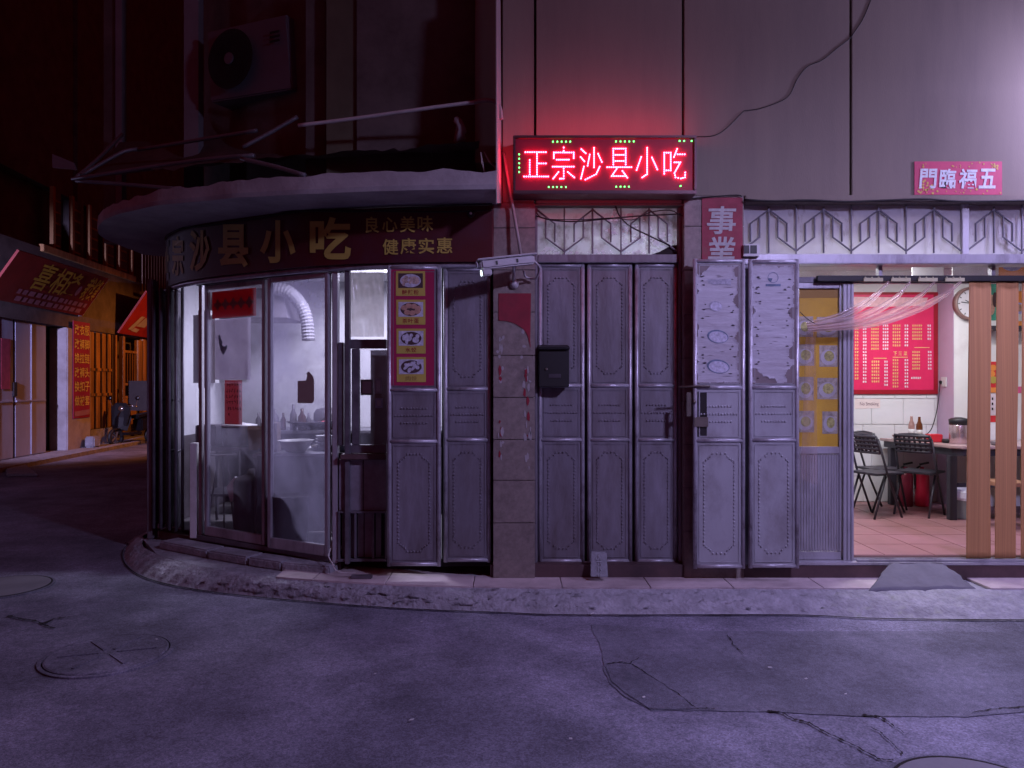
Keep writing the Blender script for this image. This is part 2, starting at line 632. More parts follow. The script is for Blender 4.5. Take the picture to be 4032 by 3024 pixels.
def kerb_pt(u, v):
    i = min(int(u * NT), NT)
    p = te[i].lerp(be[i], v)
    bul = math.sin(v * math.pi) * .025
    q = mnoise.noise(Vector((p.x * 6, p.y * 6, v * 3))) * .022 + mnoise.noise(Vector((p.x * 17, p.y * 17, v * 6))) * .018
    q += mnoise.noise(Vector((p.x * 48 + v * 9, p.y * 30, v * 15))) * .011
    rdg = 1 - abs(mnoise.noise(Vector((p.x * 7 + v * 2.5, 9.1, v * 4))))
    q -= .035 * max(0, rdg - .88) / .12
    if v == 0:
        q = 0
    if v == 1:
        return (p.x, p.y - .03 + q * 1.4, -0.01)
    return (p.x, p.y - bul * .4 + q * .6, p.z + bul * .7 + q * .5 - .004)


mb = MB()
mb.grid(kerb_pt, NT, 16)
tag(mb.build('kerb', m_conc, smooth=True), kind='structure')
# dark gap line where kerb meets road
mb = MB()
vs, fs = [], []
for i, p in enumerate(be):
    w = .012 + .012 * abs(mnoise.noise(Vector((p.x * 3, 5, 0))))
    vs += [(p.x, p.y - .028, .0105), (p.x, p.y - .034 - w, .0105)]
for i in range(len(be) - 1):
    fs.append((2 * i, 2 * i + 1, 2 * i + 3, 2 * i + 2))
mb.add(vs, fs)
tag(mb.build('gutter_gap', m_crack, fixn=False), kind='structure')

pav = tag(MB().prism([(p[0], p[1], .118) for p in top_edge] + [(7, 9, .118)], (0, 0, -.1)).build('pavement', m_conc), kind='structure')
# pale step tiles laid along the front, each its own piece
xs = [-1.87, -1.55, -.967, -.293, X(2205), X(2535), X(2845), X(3180), X(3475)]


def edge_y(x):
    for a, b in zip(te, te[1:]):
        if min(a.x, b.x) <= x <= max(a.x, b.x):
            t = (x - a.x) / (b.x - a.x + 1e-9)
            return a.y + (b.y - a.y) * t
    return -.29


def back_y(x):
    return .06 if x > -.3 else (.06 + (-.3 - x) * .30)


segs = list(zip(xs, xs[1:])) + [(X(3800), 4.3)]
for a, b in segs:
    pts = []
    n = 6
    for k in range(n + 1):
        x = a + .003 + (b - a - .006) * k / n
        pts.append((x, edge_y(x) - .008, .12))
    for k in range(n, -1, -1):
        x = a + .003 + (b - a - .006) * k / n
        pts.append((x, back_y(x), .12))
    MB().prism(pts, (0, 0, .018)).build('step_tile', m_tile, pav, bevel=.002)

# kerb stones below the glass front
stones = [(-3.35, 1.0, -2.75, .62), (-2.73, .6, -2.3, .36), (-2.28, .345, -1.95, .18), (-1.93, .165, -1.5, .02)]
for k, (xa, ya, xb, yb) in enumerate(stones):
    a, b = Vector((xa, ya, 0)), Vector((xb, yb, 0))
    d = (b - a)
    nrm = Vector((-d.y, d.x, 0)).normalized()
    c = (a + b) / 2 + nrm * .2 + Vector((0, 0, .155))
    MB().obox(c, d / 2, nrm * .10, (0, 0, .038)).build('kerb_stone', m_conc, pav, bevel=.012)
mb = MB()
mb.box(-.17, 1.37, -.0, .3, .12, .235)
mb.build('plinth', m_plinth, pav)
mb = MB()
mb.box(X(2925), 7.0, -.015, .3, .12, .232)
mb.build('plinth', m_plinth, pav)

t = thing('concrete_ramp', 'small grey cement ramp leading up to the open restaurant doorway', 'ramp', (3.3, -.2, .12))
r0 = [P(3490, 2240, -.04), P(3735, 2240, -.04), P(3850, 2338, -.30), P(3410, 2336, -.34)]
za = [.25, .25, .135, .135]
top = [Vector((p.x, p.y, z)) for p, z in zip(r0, za)]


def ramp_pt(u, v):
    p = top[0].lerp(top[1], u).lerp(top[3].lerp(top[2], u), v)
    q = mnoise.noise(Vector((p.x * 9, p.y * 9, 2))) * .010 + mnoise.noise(Vector((p.x * 31, p.y * 31, 4))) * .004
    e = min(u, 1 - u) * 8
    if u in (0.0, 1.0):
        return (p.x + q * 2, p.y, .11)
    return (p.x + (q * 2.5 if e < .6 else 0), p.y + q, p.z + q + .012 * min(1, e) - .006 - (.02 if v == 1.0 else 0))


MB().grid(ramp_pt, 36, 24).build('slope', m_ramp, t, smooth=True)

# ------------------------------------------------------------------ the corner building
B = thing('corner_building', 'grey corner building with a rounded shop front, folding metal doors and a concrete canopy', 'building', (0, .2, .12))
ZT = 9.5
joints = [1974, 2107, 2690, 3350]
for a, b in zip(joints, joints[1:] + [4700]):
    zb = Z(800) if a < 2690 else Z(772)
    MB().box(X(a) + .009, X(b) - .009, 0, .22, zb, ZT).build('wall_panel', m_wall, B, bevel=.004)
MB().box(X(1974), X(4700), .222, .34, Z(772) + .02, ZT).build('wall_core', m_dark, B)
MB().box(X(1974), X(2700), .02, .22, Z(806), Z(800) - .002).build('wall_soffit', m_wall, B)
# beam over the restaurant front
MB().box(X(2928), 5.6, -.045, .2, Z(800), Z(772) - .002).build('lintel', m_wall, B, bevel=.006)
# upper floor of the rounded corner, set back above the canopy
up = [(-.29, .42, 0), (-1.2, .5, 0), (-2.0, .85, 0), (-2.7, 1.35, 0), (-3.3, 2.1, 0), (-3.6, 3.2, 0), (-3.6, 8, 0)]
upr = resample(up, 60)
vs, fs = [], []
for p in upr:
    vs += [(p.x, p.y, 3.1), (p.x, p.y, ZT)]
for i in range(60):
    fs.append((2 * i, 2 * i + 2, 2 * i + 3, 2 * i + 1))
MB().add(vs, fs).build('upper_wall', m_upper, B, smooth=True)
MB().box(X(1870), X(1953), 0, .5, Z(640), ZT).build('pier', m_wall, B, bevel=.004)
m_trim = M('trim_strip', (0.3, 0.25, 0.25), rough=0.6, var=.12, bump=0.1)
MB().add([P(1952, -80, -.30), P(1953, 800, -.45), P(1972, 800, -.02), P(1966, -80, -.02),
          P(1955, -80, -.30), P(1957, 800, -.45), P(1976, 800, -.02), P(1970, -80, -.02)],
         [(0, 1, 2, 3), (7, 6, 5, 4), (0, 4, 5, 1), (1, 5, 6, 2), (2, 6, 7, 3), (3, 7, 4, 0)]).build('edge_trim', m_trim, B)
m_wallg = M('wall_greenish', (0.12, 0.11, 0.075), rough=0.95, var=.2, bump=.2)
for px0, px1, Y, dd, mt in [(1285, 1412, .45, .3, m_wallg), (1204, 1283, .58, .2, m_upper), (724, 781, 1.35, .12, m_post), (408, 452, 2.25, .1, m_upper), (454, 479, 2.2, .1, m_post), (1405, 1868, .41, .2, m_upper)]:  # narrow paler far-left piece: lit edge of its post, put into the colour
    MB().box(X(px0, Y), X(px1, Y), Y, Y + dd, 3.2, ZT).build('pilaster', mt, B)

# canopy slab following the rounded corner
out = [(-.115, -.50, 0), (-.8, -.46, 0), (-1.6, -.34, 0), (-2.26, -.14, 0), (-2.9, .14, 0), (-3.45, .55, 0), (-3.85, 1.05, 0), (-4.08, 1.6, 0), (-4.15, 2.5, 0)]
inn = [(-.115, .3, 0), (-.9, .34, 0), (-1.6, .5, 0), (-2.25, .85, 0), (-2.8, 1.25, 0), (-3.1, 1.6, 0), (-3.3, 2.0, 0), (-3.45, 2.4, 0), (-3.5, 3.0, 0)]
NO = 120
o_, i_ = resample(out, NO), resample(inn, NO)
vs, fs = [], []
for k in range(NO + 1):
    a, b = o_[k], i_[k]
    j = mnoise.noise(Vector((a.x * 4, a.y * 4, 3))) * .018
    zt = 3.205 + mnoise.noise(Vector((a.x * 7, a.y * 7, 0))) * .028
    zs = 3.075 + .06 * max(0, (-a.x - 1.5) / 3)
    vs += [(b.x, b.y, zs), (a.x, a.y + j, zs - .012), (a.x, a.y + j - .01, zs + .02), (a.x, a.y + j * .5, zt), (b.x, b.y, zt + .02)]
for k in range(NO):
    for q in range(4):
        fs.append((5 * k + q, 5 * k + q + 1, 5 * k + 5 + q + 1, 5 * k + 5 + q))
    fs.append((5 * k + 4, 5 * k, 5 * k + 5, 5 * k + 9))
fs += [(0, 1, 2, 3, 4), tuple(5 * NO + q for q in (4, 3, 2, 1, 0))]
MB().add(vs, fs).build('canopy', m_canopy, B)

# pillars faced with granite tiles
def pillar(px0, px1, Y, dd, rows, mt, z1py, zb=.135, ny=None):
    MB().box(X(px0) + .012, X(px1) - .012, Y + .014, Y + dd, zb, Z(z1py)).build('pillar_core', m_dark, B)
    zs = [zb] + [Z(r) for r in rows[::-1]] + [Z(z1py)]
    for a, b in zip(zs, zs[1:]):
        MB().box(X(px0), X(px1), Y, Y + .016, a + .002, b - .002).build('granite_tile', mt, B, bevel=.003)
        MB().box(X(px1) - .012, X(px1), Y + .018, Y + dd, a + .002, b - .002).build('granite_tile', mt, B)
        MB().box(X(px0), X(px0) + .012, Y + .018, Y + dd, a + .002, b - .002).build('granite_tile', mt, B)


pillar(1942, 2106, -.025, .4, [900, 1065, 1230, 1400, 1565, 1730, 1890, 2057], m_gran, 802)
pillar(2692, 2926, -.02, .4, [893, 1065, 1240, 1410, 1580, 1750, 1920, 2090], m_gran, 774)

# interior shells: kitchen, corridor, dining room
m_kwall = M('kitchen_wall', (0.62, 0.62, 0.66), rough=0.5, var=.1, scale=2, bump=.02, dirt=(.4, .38, .42), damt=.35)
m_dwall = M('dining_wall', (0.7, 0.69, 0.7), rough=0.6, var=.05, bump=.02, dirt=(.55, .5, .52), damt=.3)
m_ceil = M('ceiling_white', (0.6, 0.6, 0.62), rough=0.9, var=.05, bump=0)
m_kfloor = M('kitchen_floor', (0.12, 0.11, 0.12), rough=0.5, var=.2)
m_ptile = M('dining_wall_tile', (0.66, 0.66, 0.69), rough=0.25, var=.04, bump=0, spec=.5)
m_pier_shade = M('pier_side_shade', (0.42, 0.3, 0.42), rough=0.6, var=.06, bump=.02)  # shade on the pier side put into the colour
KX0, KX1, KYB, KZ = -3.45, -.15, 3.5, 2.95
MB().add([(KX0, KYB, .2), (KX1, KYB, .2), (KX1, KYB, KZ), (KX0, KYB, KZ)], [(0, 1, 2, 3)]).build('kitchen_wall', m_kwall, B)
MB().add([(KX1, KYB, .2), (KX1, .30, .2), (KX1, .30, KZ), (KX1, KYB, KZ)], [(0, 1, 2, 3)]).build('kitchen_wall', m_kwall, B)
MB().add([(KX0, KYB, .2), (KX0, 1.7, .2), (KX0, 1.7, KZ), (KX0, KYB, KZ)], [(0, 1, 2, 3)]).build('kitchen_wall', m_kwall, B)
kout = [(-.15, .1), (-1.45, .28), (-2.2, .7), (-2.9, 1.14), (-3.45, 1.62)]
MB().poly([(x, y, .245) for x, y in kout] + [(KX0, KYB, .245), (KX1, KYB, .245)]).build('kitchen_floor', m_kfloor, B, fixn=False)
MB().poly([(x, y, KZ) for x, y in kout] + [(KX0, KYB, KZ), (KX1, KYB, KZ)]).build('kitchen_ceiling', m_ceil, B, fixn=False)
m_low_shade = M('kitchen_low_shade', (0.10, 0.085, 0.10), rough=0.5, var=.3, bump=.03, dirt=(.04, .03, .035), damt=.4)  # shade of the lower kitchen put into a dark wall colour
MB().box(KX0 + .01, KX1 - .01, KYB - .02, KYB - .004, .25, 1.12).build('low_wall_shade', m_low_shade, B)
MB().box(KX0 + .004, KX0 + .02, 1.7, KYB - .03, .25, 1.12).build('low_wall_shade', m_low_shade, B)
MB().box(KX1 - .02, KX1 - .004, .31, KYB - .03, .25, 1.12).build('low_wall_shade', m_low_shade, B)
# corridor behind the grey doors
MB().box(.12, 1.42, 1.6, 1.7, .2, 3.05).build('corridor_wall', m_kwall, B)
MB().box(.05, .11, .38, 1.6, .2, 3.05).build('corridor_wall', m_kwall, B)
MB().box(.05, 1.42, .36, 1.7, 3.06, 3.1).build('corridor_ceiling', m_ceil, B)
# dining room
DX0, DX1, DYB, DZ, DF = 1.5, 6.4, 2.806, 2.98, .287
MB().add([(DX0, DYB, DF), (DX1, DYB, DF), (DX1, DYB, DZ), (DX0, DYB, DZ)], [(0, 1, 2, 3)]).build('dining_wall', m_dwall, B)
MB().add([(DX0, .4, DF), (DX0, DYB, DF), (DX0, DYB, DZ), (DX0, .4, DZ)], [(0, 1, 2, 3)]).build('dining_wall', m_dwall, B)
MB().add([(DX1, .2, DF), (DX1, DYB, DF), (DX1, DYB, DZ), (DX1, .2, DZ)], [(0, 1, 2, 3)]).build('dining_wall', m_dwall, B)
MB().add([(DX0, .1, DZ), (DX1, .1, DZ), (DX1, DYB, DZ), (DX0, DYB, DZ)], [(0, 1, 2, 3)]).build('dining_ceiling', m_ceil, B)
MB().box(4.965, 6.39, 2.48, 2.8, DF, DZ - .004).build('dining_pier', m_dwall, B)
MB().box(4.957, 4.964, 2.484, 2.8, DF, DZ - .004).build('shaded_reveal', m_pier_shade, B)  # side sheet toned lilac for the shade that lies on it
# white wall tiles, lower half of the back wall
tw, th = .37, .30
zz = DF + .002
rows_z = []
while zz < 1.54:
    rows_z.append(zz)
    zz += th
for r, z0 in enumerate(rows_z):
    x = 3.35 + (0.1 if r % 2 else 0)
    while x < 4.95:
        x1 = min(x + tw, 4.953)
        z1 = min(z0 + th, 1.545)
        MB().box(x + .003, x1 - .003, DYB - .011, DYB - .001, z0 + .003, z1 - .003).build('wall_tile', m_ptile, B, bevel=.002)
        x += tw
# floor tiles, laid askew, each its own piece
m_ftile = M('floor_tile_red', (0.30, 0.145, 0.155), rough=0.4, var=.12, scale=4, bump=.03, dirt=(.2, .1, .1), damt=.35, spec=.4)
m_grout = M('floor_grout', (0.16, 0.09, 0.09), rough=.9, bump=0)
MB().box(DX0, DX1, .1, DYB, DF - .06, DF - .006).build('dining_floor', m_grout, B)
ca, sa = math.cos(R(0)), math.sin(R(0))
ts = .40
for i in range(7):
    for j in range(7):
        x0, y0 = 2.6 + i * ts, .12 + j * ts
        MB().box(x0 + .003, min(x0 + ts, DX1) - .003, y0 + .003, min(y0 + ts, DYB - .012) - .003, DF - .02, DF).build('floor_tile', m_ftile, B, bevel=.002)
# ------------------------------------------------------------------ metal door leaves
def studs(mb, pts, Y, r=.0092):
    for x, z in pts:
        vs, fs = [], []
        n = 6
        for k in range(n):
            a = 2 * math.pi * k / n
            vs.append((x + r * math.cos(a), Y, z + r * math.sin(a)))
        for k in range(n):
            a = 2 * math.pi * k / n
            vs.append((x + r * .6 * math.cos(a), Y - r * 1.0, z + r * .6 * math.sin(a)))
        for k in range(n):
            fs.append((k, (k + 1) % n, n + (k + 1) % n, n + k))
        fs.append(tuple(range(n, 2 * n)))
        mb.add(vs, fs)


def along(pts, step):
    out = []
    for (a, b) in zip(pts, pts[1:]):
        L = math.hypot(b[0] - a[0], b[1] - a[1])
        n = max(1, round(L / step))
        for k in range(n):
            out.append((a[0] + (b[0] - a[0]) * k / n, a[1] + (b[1] - a[1]) * k / n))
    return out


def leaf(px0, px1, py0, py1, rails, Y, mt, parent=None, tr=.017, label=None, skip_upper=False, cut=None):
    x0, x1, z0, z1 = X(px0, Y), X(px1, Y), Z(py1, Y), Z(py0, Y)
    fr = MB()
    cx = [x0 + tr, x1 - tr]
    for c in cx:
        fr.tube([(c, Y, z0), (c, Y, z1)], tr, 10)
    zr = [z0 + tr] + [Z(r, Y) for r in rails[::-1]] + [z1 - tr]
    for z in zr:
        fr.tube([(x0 + tr, Y, z), (x1 - tr, Y, z)], tr * .92, 10)
    f = fr.build('door_leaf', mt[1], parent, smooth=True)
    if label:
        f['label'] = label
    # pressed sheet panels with a raised border
    for i, (a, b) in enumerate(zip(zr, zr[1:])):
        p = MB()
        p.box(x0 + tr, x1 - tr, Y - .002, Y + .012, a, b)
        o = p.build('panel', mt[0], f)
        ins = .032
        pm = MB()
        xa, xb, za, zb = x0 + tr + ins, x1 - tr - ins, a + ins, b - ins
        for (q, s_) in [((xa, za), (xb, za)), ((xb, za), (xb, zb)), ((xb, zb), (xa, zb)), ((xa, zb), (xa, za))]:
            pm.bar((q[0], Y - .004, q[1]), (s_[0], Y - .004, s_[1]), .010, .008, (0, 1, 0))
        pm.build('moulding', mt[0], f, bevel=.0025)
        sm = MB()
        w, h = xb - xa, zb - za
        if i == 1:
            c = (xa + xb) / 2
            for zz, hw in [((za + zb) / 2 + h * .17, w * .30), ((za + zb) / 2, w * .45), ((za + zb) / 2 - h * .17, w * .30)]:
                n = round(2 * hw / .0235)
                studs(sm, [(c - hw + 2 * hw * k / n, zz) for k in range(n + 1)], Y - .002)
        else:
            if i == 2 and skip_upper:
                continue
            ix, iz, cc = w * .12, h * .075, w * .22
            xa2, xb2, za2, zb2 = xa + ix, xb - ix, za + iz, zb - iz
            path = [(xa2 + cc, zb2), (xb2 - cc, zb2), (xb2 - cc * .75, zb2 - cc * .35), (xb2 - cc * .25, zb2 - cc * .75), (xb2, zb2 - cc), (xb2, za2 + cc),
                    (xb2 - cc * .25, za2 + cc * .75), (xb2 - cc * .75, za2 + cc * .35), (xb2 - cc, za2), (xa2 + cc, za2),
                    (xa2 + cc * .75, za2 + cc * .35), (xa2 + cc * .25, za2 + cc * .75), (xa2, za2 + cc), (xa2, zb2 - cc), (xa2 + cc * .25, zb2 - cc * .75), (xa2 + cc * .75, zb2 - cc * .35), (xa2 + cc, zb2)]
            studs(sm, along(path, .0285), Y - .002)
        tag(sm.build('stud_rows', mt[0], f), kind='stuff')
    return f


ms = (m_steel, m_tube)
ml = (m_steel_lit, m_tube)
# three closed leaves in the middle doorway
leaf(2118, 2302, 1037, 2217, (1519, 1732), .115, ms, B)
leaf(2311, 2489, 1037, 2217, (1519, 1732), .118, ms, B)
leaf(2499, 2668, 1037, 2217, (1519, 1732), .115, ms, B)
fr = MB()
fr.box(X(2107), X(2116, .1), .06, .2, .235, Z(806))
fr.box(X(2670, .1), X(2691), .06, .2, .235, Z(806))
fr.box(X(2117, .1), X(2669, .1), .07, .2, Z(1036, .1), Z(1004, .1))
fr.build('door_frame', m_steel, B, bevel=.005)
MB().box(X(2116), X(2700), .135, .16, .2, Z(1030, .13)).build('door_backing', m_dark, B)
MB().box(X(2120, .1), X(2240, .1), .09, .16, Z(2245, .1), Z(2222, .1)).build('kick_brick', m_conc, B, bevel=.006)
# open leaves folded against the right pillar
leaf(2728, 2934, 1020, 2238, (1526, 1735), -.115, ml, B, skip_upper=True)
leaf(2946, 3146, 1022, 2236, (1526, 1733), -.105, ml, B, skip_upper=True)
# left leaves beside the serving hatch
leaf(1524, 1736, 1046, 2229, (1536, 1738), -.05, ms, B, skip_upper=True)
leaf(1746, 1934, 1052, 2213, (1532, 1732), .045, ms, B)
MB().box(X(1740, .1), X(1942, .1), .10, .3, .2, 2.6).build('door_backing', m_dark, B)

MB().box(X(2930), X(3103), .0, .06, .236, Z(1041)).build('frame_post', m_aluD, B, bevel=.004)
# bolt and lock on the open leaf
t = thing('door_lock', 'brass bolt and padlock box on the edge of the open metal door', 'lock', P(2740, 1640, -.13))
Yk = -.14
mk = M('lock_metal', (0.22, 0.19, 0.17), rough=.4, metal=.7, bump=.1, dirt=(.05, .04, .04))
MB().tube([P(2672, 1524, Yk), P(2768, 1520, Yk), P(2795, 1521, Yk)], .008, 8).build('bolt', mk, t, smooth=True)
MB().box(X(2704, Yk), X(2722, Yk), Yk, Yk + .02, Z(1640, Yk), Z(1545, Yk)).build('latch_plate', mk, t, bevel=.003)
MB().box(X(2733, Yk), X(2790, Yk), Yk + .005, Yk + .03, Z(1682, Yk), Z(1642, Yk)).build('lock_case', mk, t, bevel=.004)
MB().lathe([(.004, -.016), (.014, -.012), (.016, 0), (.01, .012), (.004, .015)], P(2733, 1582, Yk - .005), 12).build('knob', mk, t, smooth=True)
MB().box(X(2734, Yk), X(2786, Yk), -.119, -.117, Z(1720, Yk), Z(1542, Yk)).build('back_plate', m_dark, t)

# ------------------------------------------------------------------ transoms with wrought iron
def motif(mb, c, Y, y0, y1, half=108, clip=(0, 9999), r=.0075):
    hgt = y1 - y0
    yy = lambda f: y0 + hgt * f
    lines = [[(c, yy(.04)), (c, yy(.98))]]
    for s in (-1, 1):
        lines.append([(c, yy(.10)), (c + s * 72, yy(.38)), (c + s * 72, yy(.75))])
        lines.append([(c + s * 36, yy(.24)), (c + s * 36, yy(.66)), (c + s * (half - 2), yy(.93))])
    for ln in lines:
        ln = [p for p in ln if clip[0] <= p[0] <= clip[1]]
        if len(ln) > 1:
            mb.tube([P(a, b, Y) for a, b in ln], r, 6)


m_iron = M('wrought_iron', (0.15, 0.14, 0.165), rough=.6, metal=.3, bump=.1)
g_mid = GLASS('grimy_transom_glass', haze=.86, spread=.12, gloss=.03, col=(.55, .55, .6), scale=5, trans=.62, dirt=(.2, .15, .14), damt=.34, stretch=(1, 1, .7))
Yt = .10
MB().box(X(2112, Yt), X(2684, Yt), Yt + .02, Yt + .024, Z(1004, Yt), Z(806, Yt)).build('transom_pane', g_mid, B)
for c in (2113, 2333, 2556):
    m2 = MB()
    motif(m2, c, Yt, 806, 1003, half=111, clip=(2112, 2682))
    m2.build('grille_motif', m_iron, B)
for px in (2222, 2445, 2668):
    MB().tube([P(px, 806, Yt), P(px, 1004, Yt)], .006, 6).build('grille_bar', m_iron, B)

# torn white film and flaked paint on the lower right of the middle transom
m_flk = GLASS('torn_film', haze=.95, spread=.04, gloss=.02, col=(.85, .86, .9), trans=.65)
fl = MB()
for k in range(170):
    f = rnd.random()
    px_ = 2410 + 262 * f + rnd.gauss(0, 16)
    py_ = 870 + 112 * f + abs(rnd.gauss(0, 30)) * (1 if rnd.random() < .75 else -1)
    if k > 120:
        px_, py_ = rnd.uniform(2130, 2540), 999 - abs(rnd.gauss(0, 7))
    if not (2116 < px_ < 2676 and 812 < py_ < 1000 - max(0, (px_ - 2600)) * .3):
        continue
    r_ = rnd.uniform(2.5, 11) * (1 if k % 5 else 1.8)
    n_ = rnd.randint(4, 7)
    fl.poly([P(px_ + r_ * math.cos(6.283 * q / n_ + k) * rnd.uniform(.5, 1.3), py_ + r_ * .7 * math.sin(6.283 * q / n_ + k) * rnd.uniform(.5, 1.2), Yt + .0185 - .0001 * (k % 9)) for q in range(n_)])
tag(fl.build('torn_film', m_flk, B, fixn=False), kind='stuff')
MB().prism([P(a, b, Yt + .015) for a, b in [(2560, 1004), (2600, 990), (2640, 968), (2684, 960), (2684, 1004)]], (0, .002, 0)).build('torn_corner', m_dark, B)
g_right = GLASS('milky_transom_glass', haze=.9, spread=.08, gloss=.03, col=(.74, .73, .78), scale=4, trans=.66, dirt=(.3, .24, .22), damt=.22, stretch=(1, 1, .5))
Yr = .03
for a, b in ((2928, 3786), (3814, 4790)):
    MB().box(X(a, Yr), X(b, Yr), Yr + .022, Yr + .026, Z(1000, Yr), Z(806, Yr)).build('transom_pane', g_right, B)
MB().box(X(3787, Yr), X(3813, Yr), Yr - .01, Yr + .05, Z(1002, Yr), Z(804, Yr)).build('transom_mullion', m_white, B, bevel=.003)
for c in (3027, 3243, 3460, 3677, 3914, 4132, 4348, 4564):
    m2 = MB()
    motif(m2, c, Yr, 806, 1000)
    m2.build('grille_motif', m_iron, B)
for px in (3135, 3352, 3568, 4024, 4240, 4456, 4672):
    MB().tube([P(px, 806, Yr), P(px, 1000, Yr)], .0065, 6).build('grille_bar', m_iron, B)
MB().box(X(2928), 5.6, -.02, .16, Z(1040), Z(1002)).build('door_header', m_alu, B, bevel=.006)
MB().box(5.61, 6.6, -.03, .5, .135, Z(772) - .01).build('end_wall', m_wall, B, bevel=.01)

# ------------------------------------------------------------------ aluminium restaurant front
Yf = .06
MB().box(X(3140), 5.6, Yf, Yf + .07, Z(1110), Z(1086)).build('door_header', m_aluD, B, bevel=.004)
g_clear = GLASS('clear_glass', haze=.05, gloss=.05, col=(.6, .6, .62), scale=6)
MB().box(X(3140), 5.6, Yf + .03, Yf + .034, Z(1086) + .001, Z(1040) - .001).build('transom_pane', g_clear, B)
for px in (3485, 3935):
    MB().box(X(px - 7), X(px + 7), Yf + .01, Yf + .06, Z(1085), Z(1041)).build('transom_mullion', m_alu, B)
# fixed leaf with the yellow poster
fx = MB()
fx.box(X(3120), X(3318), Yf, Yf + .045, Z(1131), Z(1109))
fx.box(X(3120), X(3318), Yf, Yf + .045, Z(1790), Z(1762))
fx.box(X(3120), X(3326), Yf, Yf + .045, Z(2212), Z(2180))
fx.box(X(3319), X(3327), Yf, Yf + .045, Z(2179), Z(1110))
fx.box(X(3104), X(3119), Yf, Yf + .045, Z(2179), Z(1110))
fix = fx.build('fixed_door_leaf', m_alu, B, bevel=.004)
px = 3124
while px < 3316:
    MB().box(X(px), X(px + 9.5), Yf + .014, Yf + .03, Z(2179), Z(1791)).build('rib', m_alu, fix, bevel=.003)
    px += 11
MB().box(X(3120), X(3318), Yf + .02, Yf + .023, Z(1761), Z(1132)).build('pane', g_clear, fix)
for a, b in ((3331, 3345), (3347, 3360), (3362, 3373)):
    MB().box(X(a), X(b), Yf - .015, Yf + .05, Z(2214), Z(1111)).build('door_stile', m_alu, B, bevel=.004)
sill = MB()
sill.box(X(3104), 5.6, -.02, .12, .236, Z(2213, .0))
sill.box(X(3374), 5.6, .0, .015, Z(2213) + .001, Z(2203))
sill.box(X(3374), 5.6, .05, .065, Z(2213) + .001, Z(2203))
sill.build('sliding_track', m_alu, B, bevel=.003)

# ------------------------------------------------------------------ rounded glass front
GL = [(-1.44, .25), (-2.18, .66), (-2.87, 1.10), (-3.03, 1.23), (-3.57, 1.52)]
zb, zt = .25, 2.575


def panel(a, b, z0, z1, w, mt, gm, name='sliding_door', inset=.0, wb=None):
    a, b = Vector((*a, 0)), Vector((*b, 0))
    d = (b - a).normalized()
    n = Vector((d.y, -d.x, 0))
    if n.y > 0:
        n = -n
    wb = wb or w * 1.3
    L = (b - a).length
    fr = MB()

    def bx(u0, u1, za, zb_):
        c = a + d * (u0 + u1) / 2 + Vector((0, 0, (za + zb_) / 2))
        fr.obox(c, d * (u1 - u0) / 2, n * .02, (0, 0, (zb_ - za) / 2))
    bx(0, w, z0, z1)
    bx(L - w, L, z0, z1)
    bx(w + .001, L - w - .001, z0, z0 + wb)
    bx(w + .001, L - w - .001, z1 - w, z1)
    f = fr.build(name, mt, B, bevel=.005)
    g = MB()
    g.obox(a + d * L / 2 + Vector((0, 0, (z0 + wb + z1 - w) / 2)), d * (L / 2 - w), n * .002, (0, 0, (z1 - w - z0 - wb) / 2))
    g.build('pane', gm, f)
    return f, a, d, n, L


g_kit = GLASS('steamy_kitchen_glass', haze=.27, spread=.8, gloss=.05, col=(.46, .43, .6), scale=1.6, trans=.85, grough=.12)
g_kit2 = GLASS('grimy_kitchen_glass', haze=.11, spread=.8, gloss=.045, col=(.45, .42, .55), scale=2.2, trans=.85, grough=.12)
mid = (-2.165, .655)
PA = panel((-2.86, 1.095), (-2.15, .648), zb, zt, .04, m_alu, g_kit2, wb=.085)
PB = panel((-2.10, .565), (-1.49, .225), zb, zt, .042, m_alu, g_kit, wb=.09)
for off in (.035, -.055):
    tk = MB()
    a, b = Vector((-2.93, 1.14, 0)), Vector((-1.42, .24, 0))
    d = (b - a).normalized()
    n = Vector((d.y, -d.x, 0))
    if n.y > 0:
        n = -n
    tk.obox((a + b) / 2 + n * off + Vector((0, 0, .225)), d * (b - a).length / 2, n * .012, (0, 0, .02))
    tk.build('sliding_track', m_aluD, B)
    tk = MB()
    tk.obox((a + b) / 2 + n * off + Vector((0, 0, 2.60)), d * (b - a).length / 2, n * .012, (0, 0, .02))
    tk.build('sliding_track', m_aluD, B)
base = MB()
base.prism([(-1.40, .22, .13), (-2.9, 1.12, .13), (-3.5, 1.5, .13), (-3.5, 1.7, .13), (-2.9, 1.32, .13), (-1.40, .42, .13)], (0, 0, .075))
base.build('threshold', m_plinth, B)
# posts of the serving hatch bay and of the corner
for px, Y, w, dd, mt in [(1318, .20, .045, .08, m_alu), (1366, .16, .04, .06, m_aluD), (760, 1.17, .065, .10, m_white), (788, 1.15, .03, .06, m_alu)]:
    x = X(px, Y)
    MB().box(x - w / 2, x + w / 2, Y, Y + dd, .2, 2.62 if mt is not m_white else 1.1).build('post', mt, B, bevel=.005)
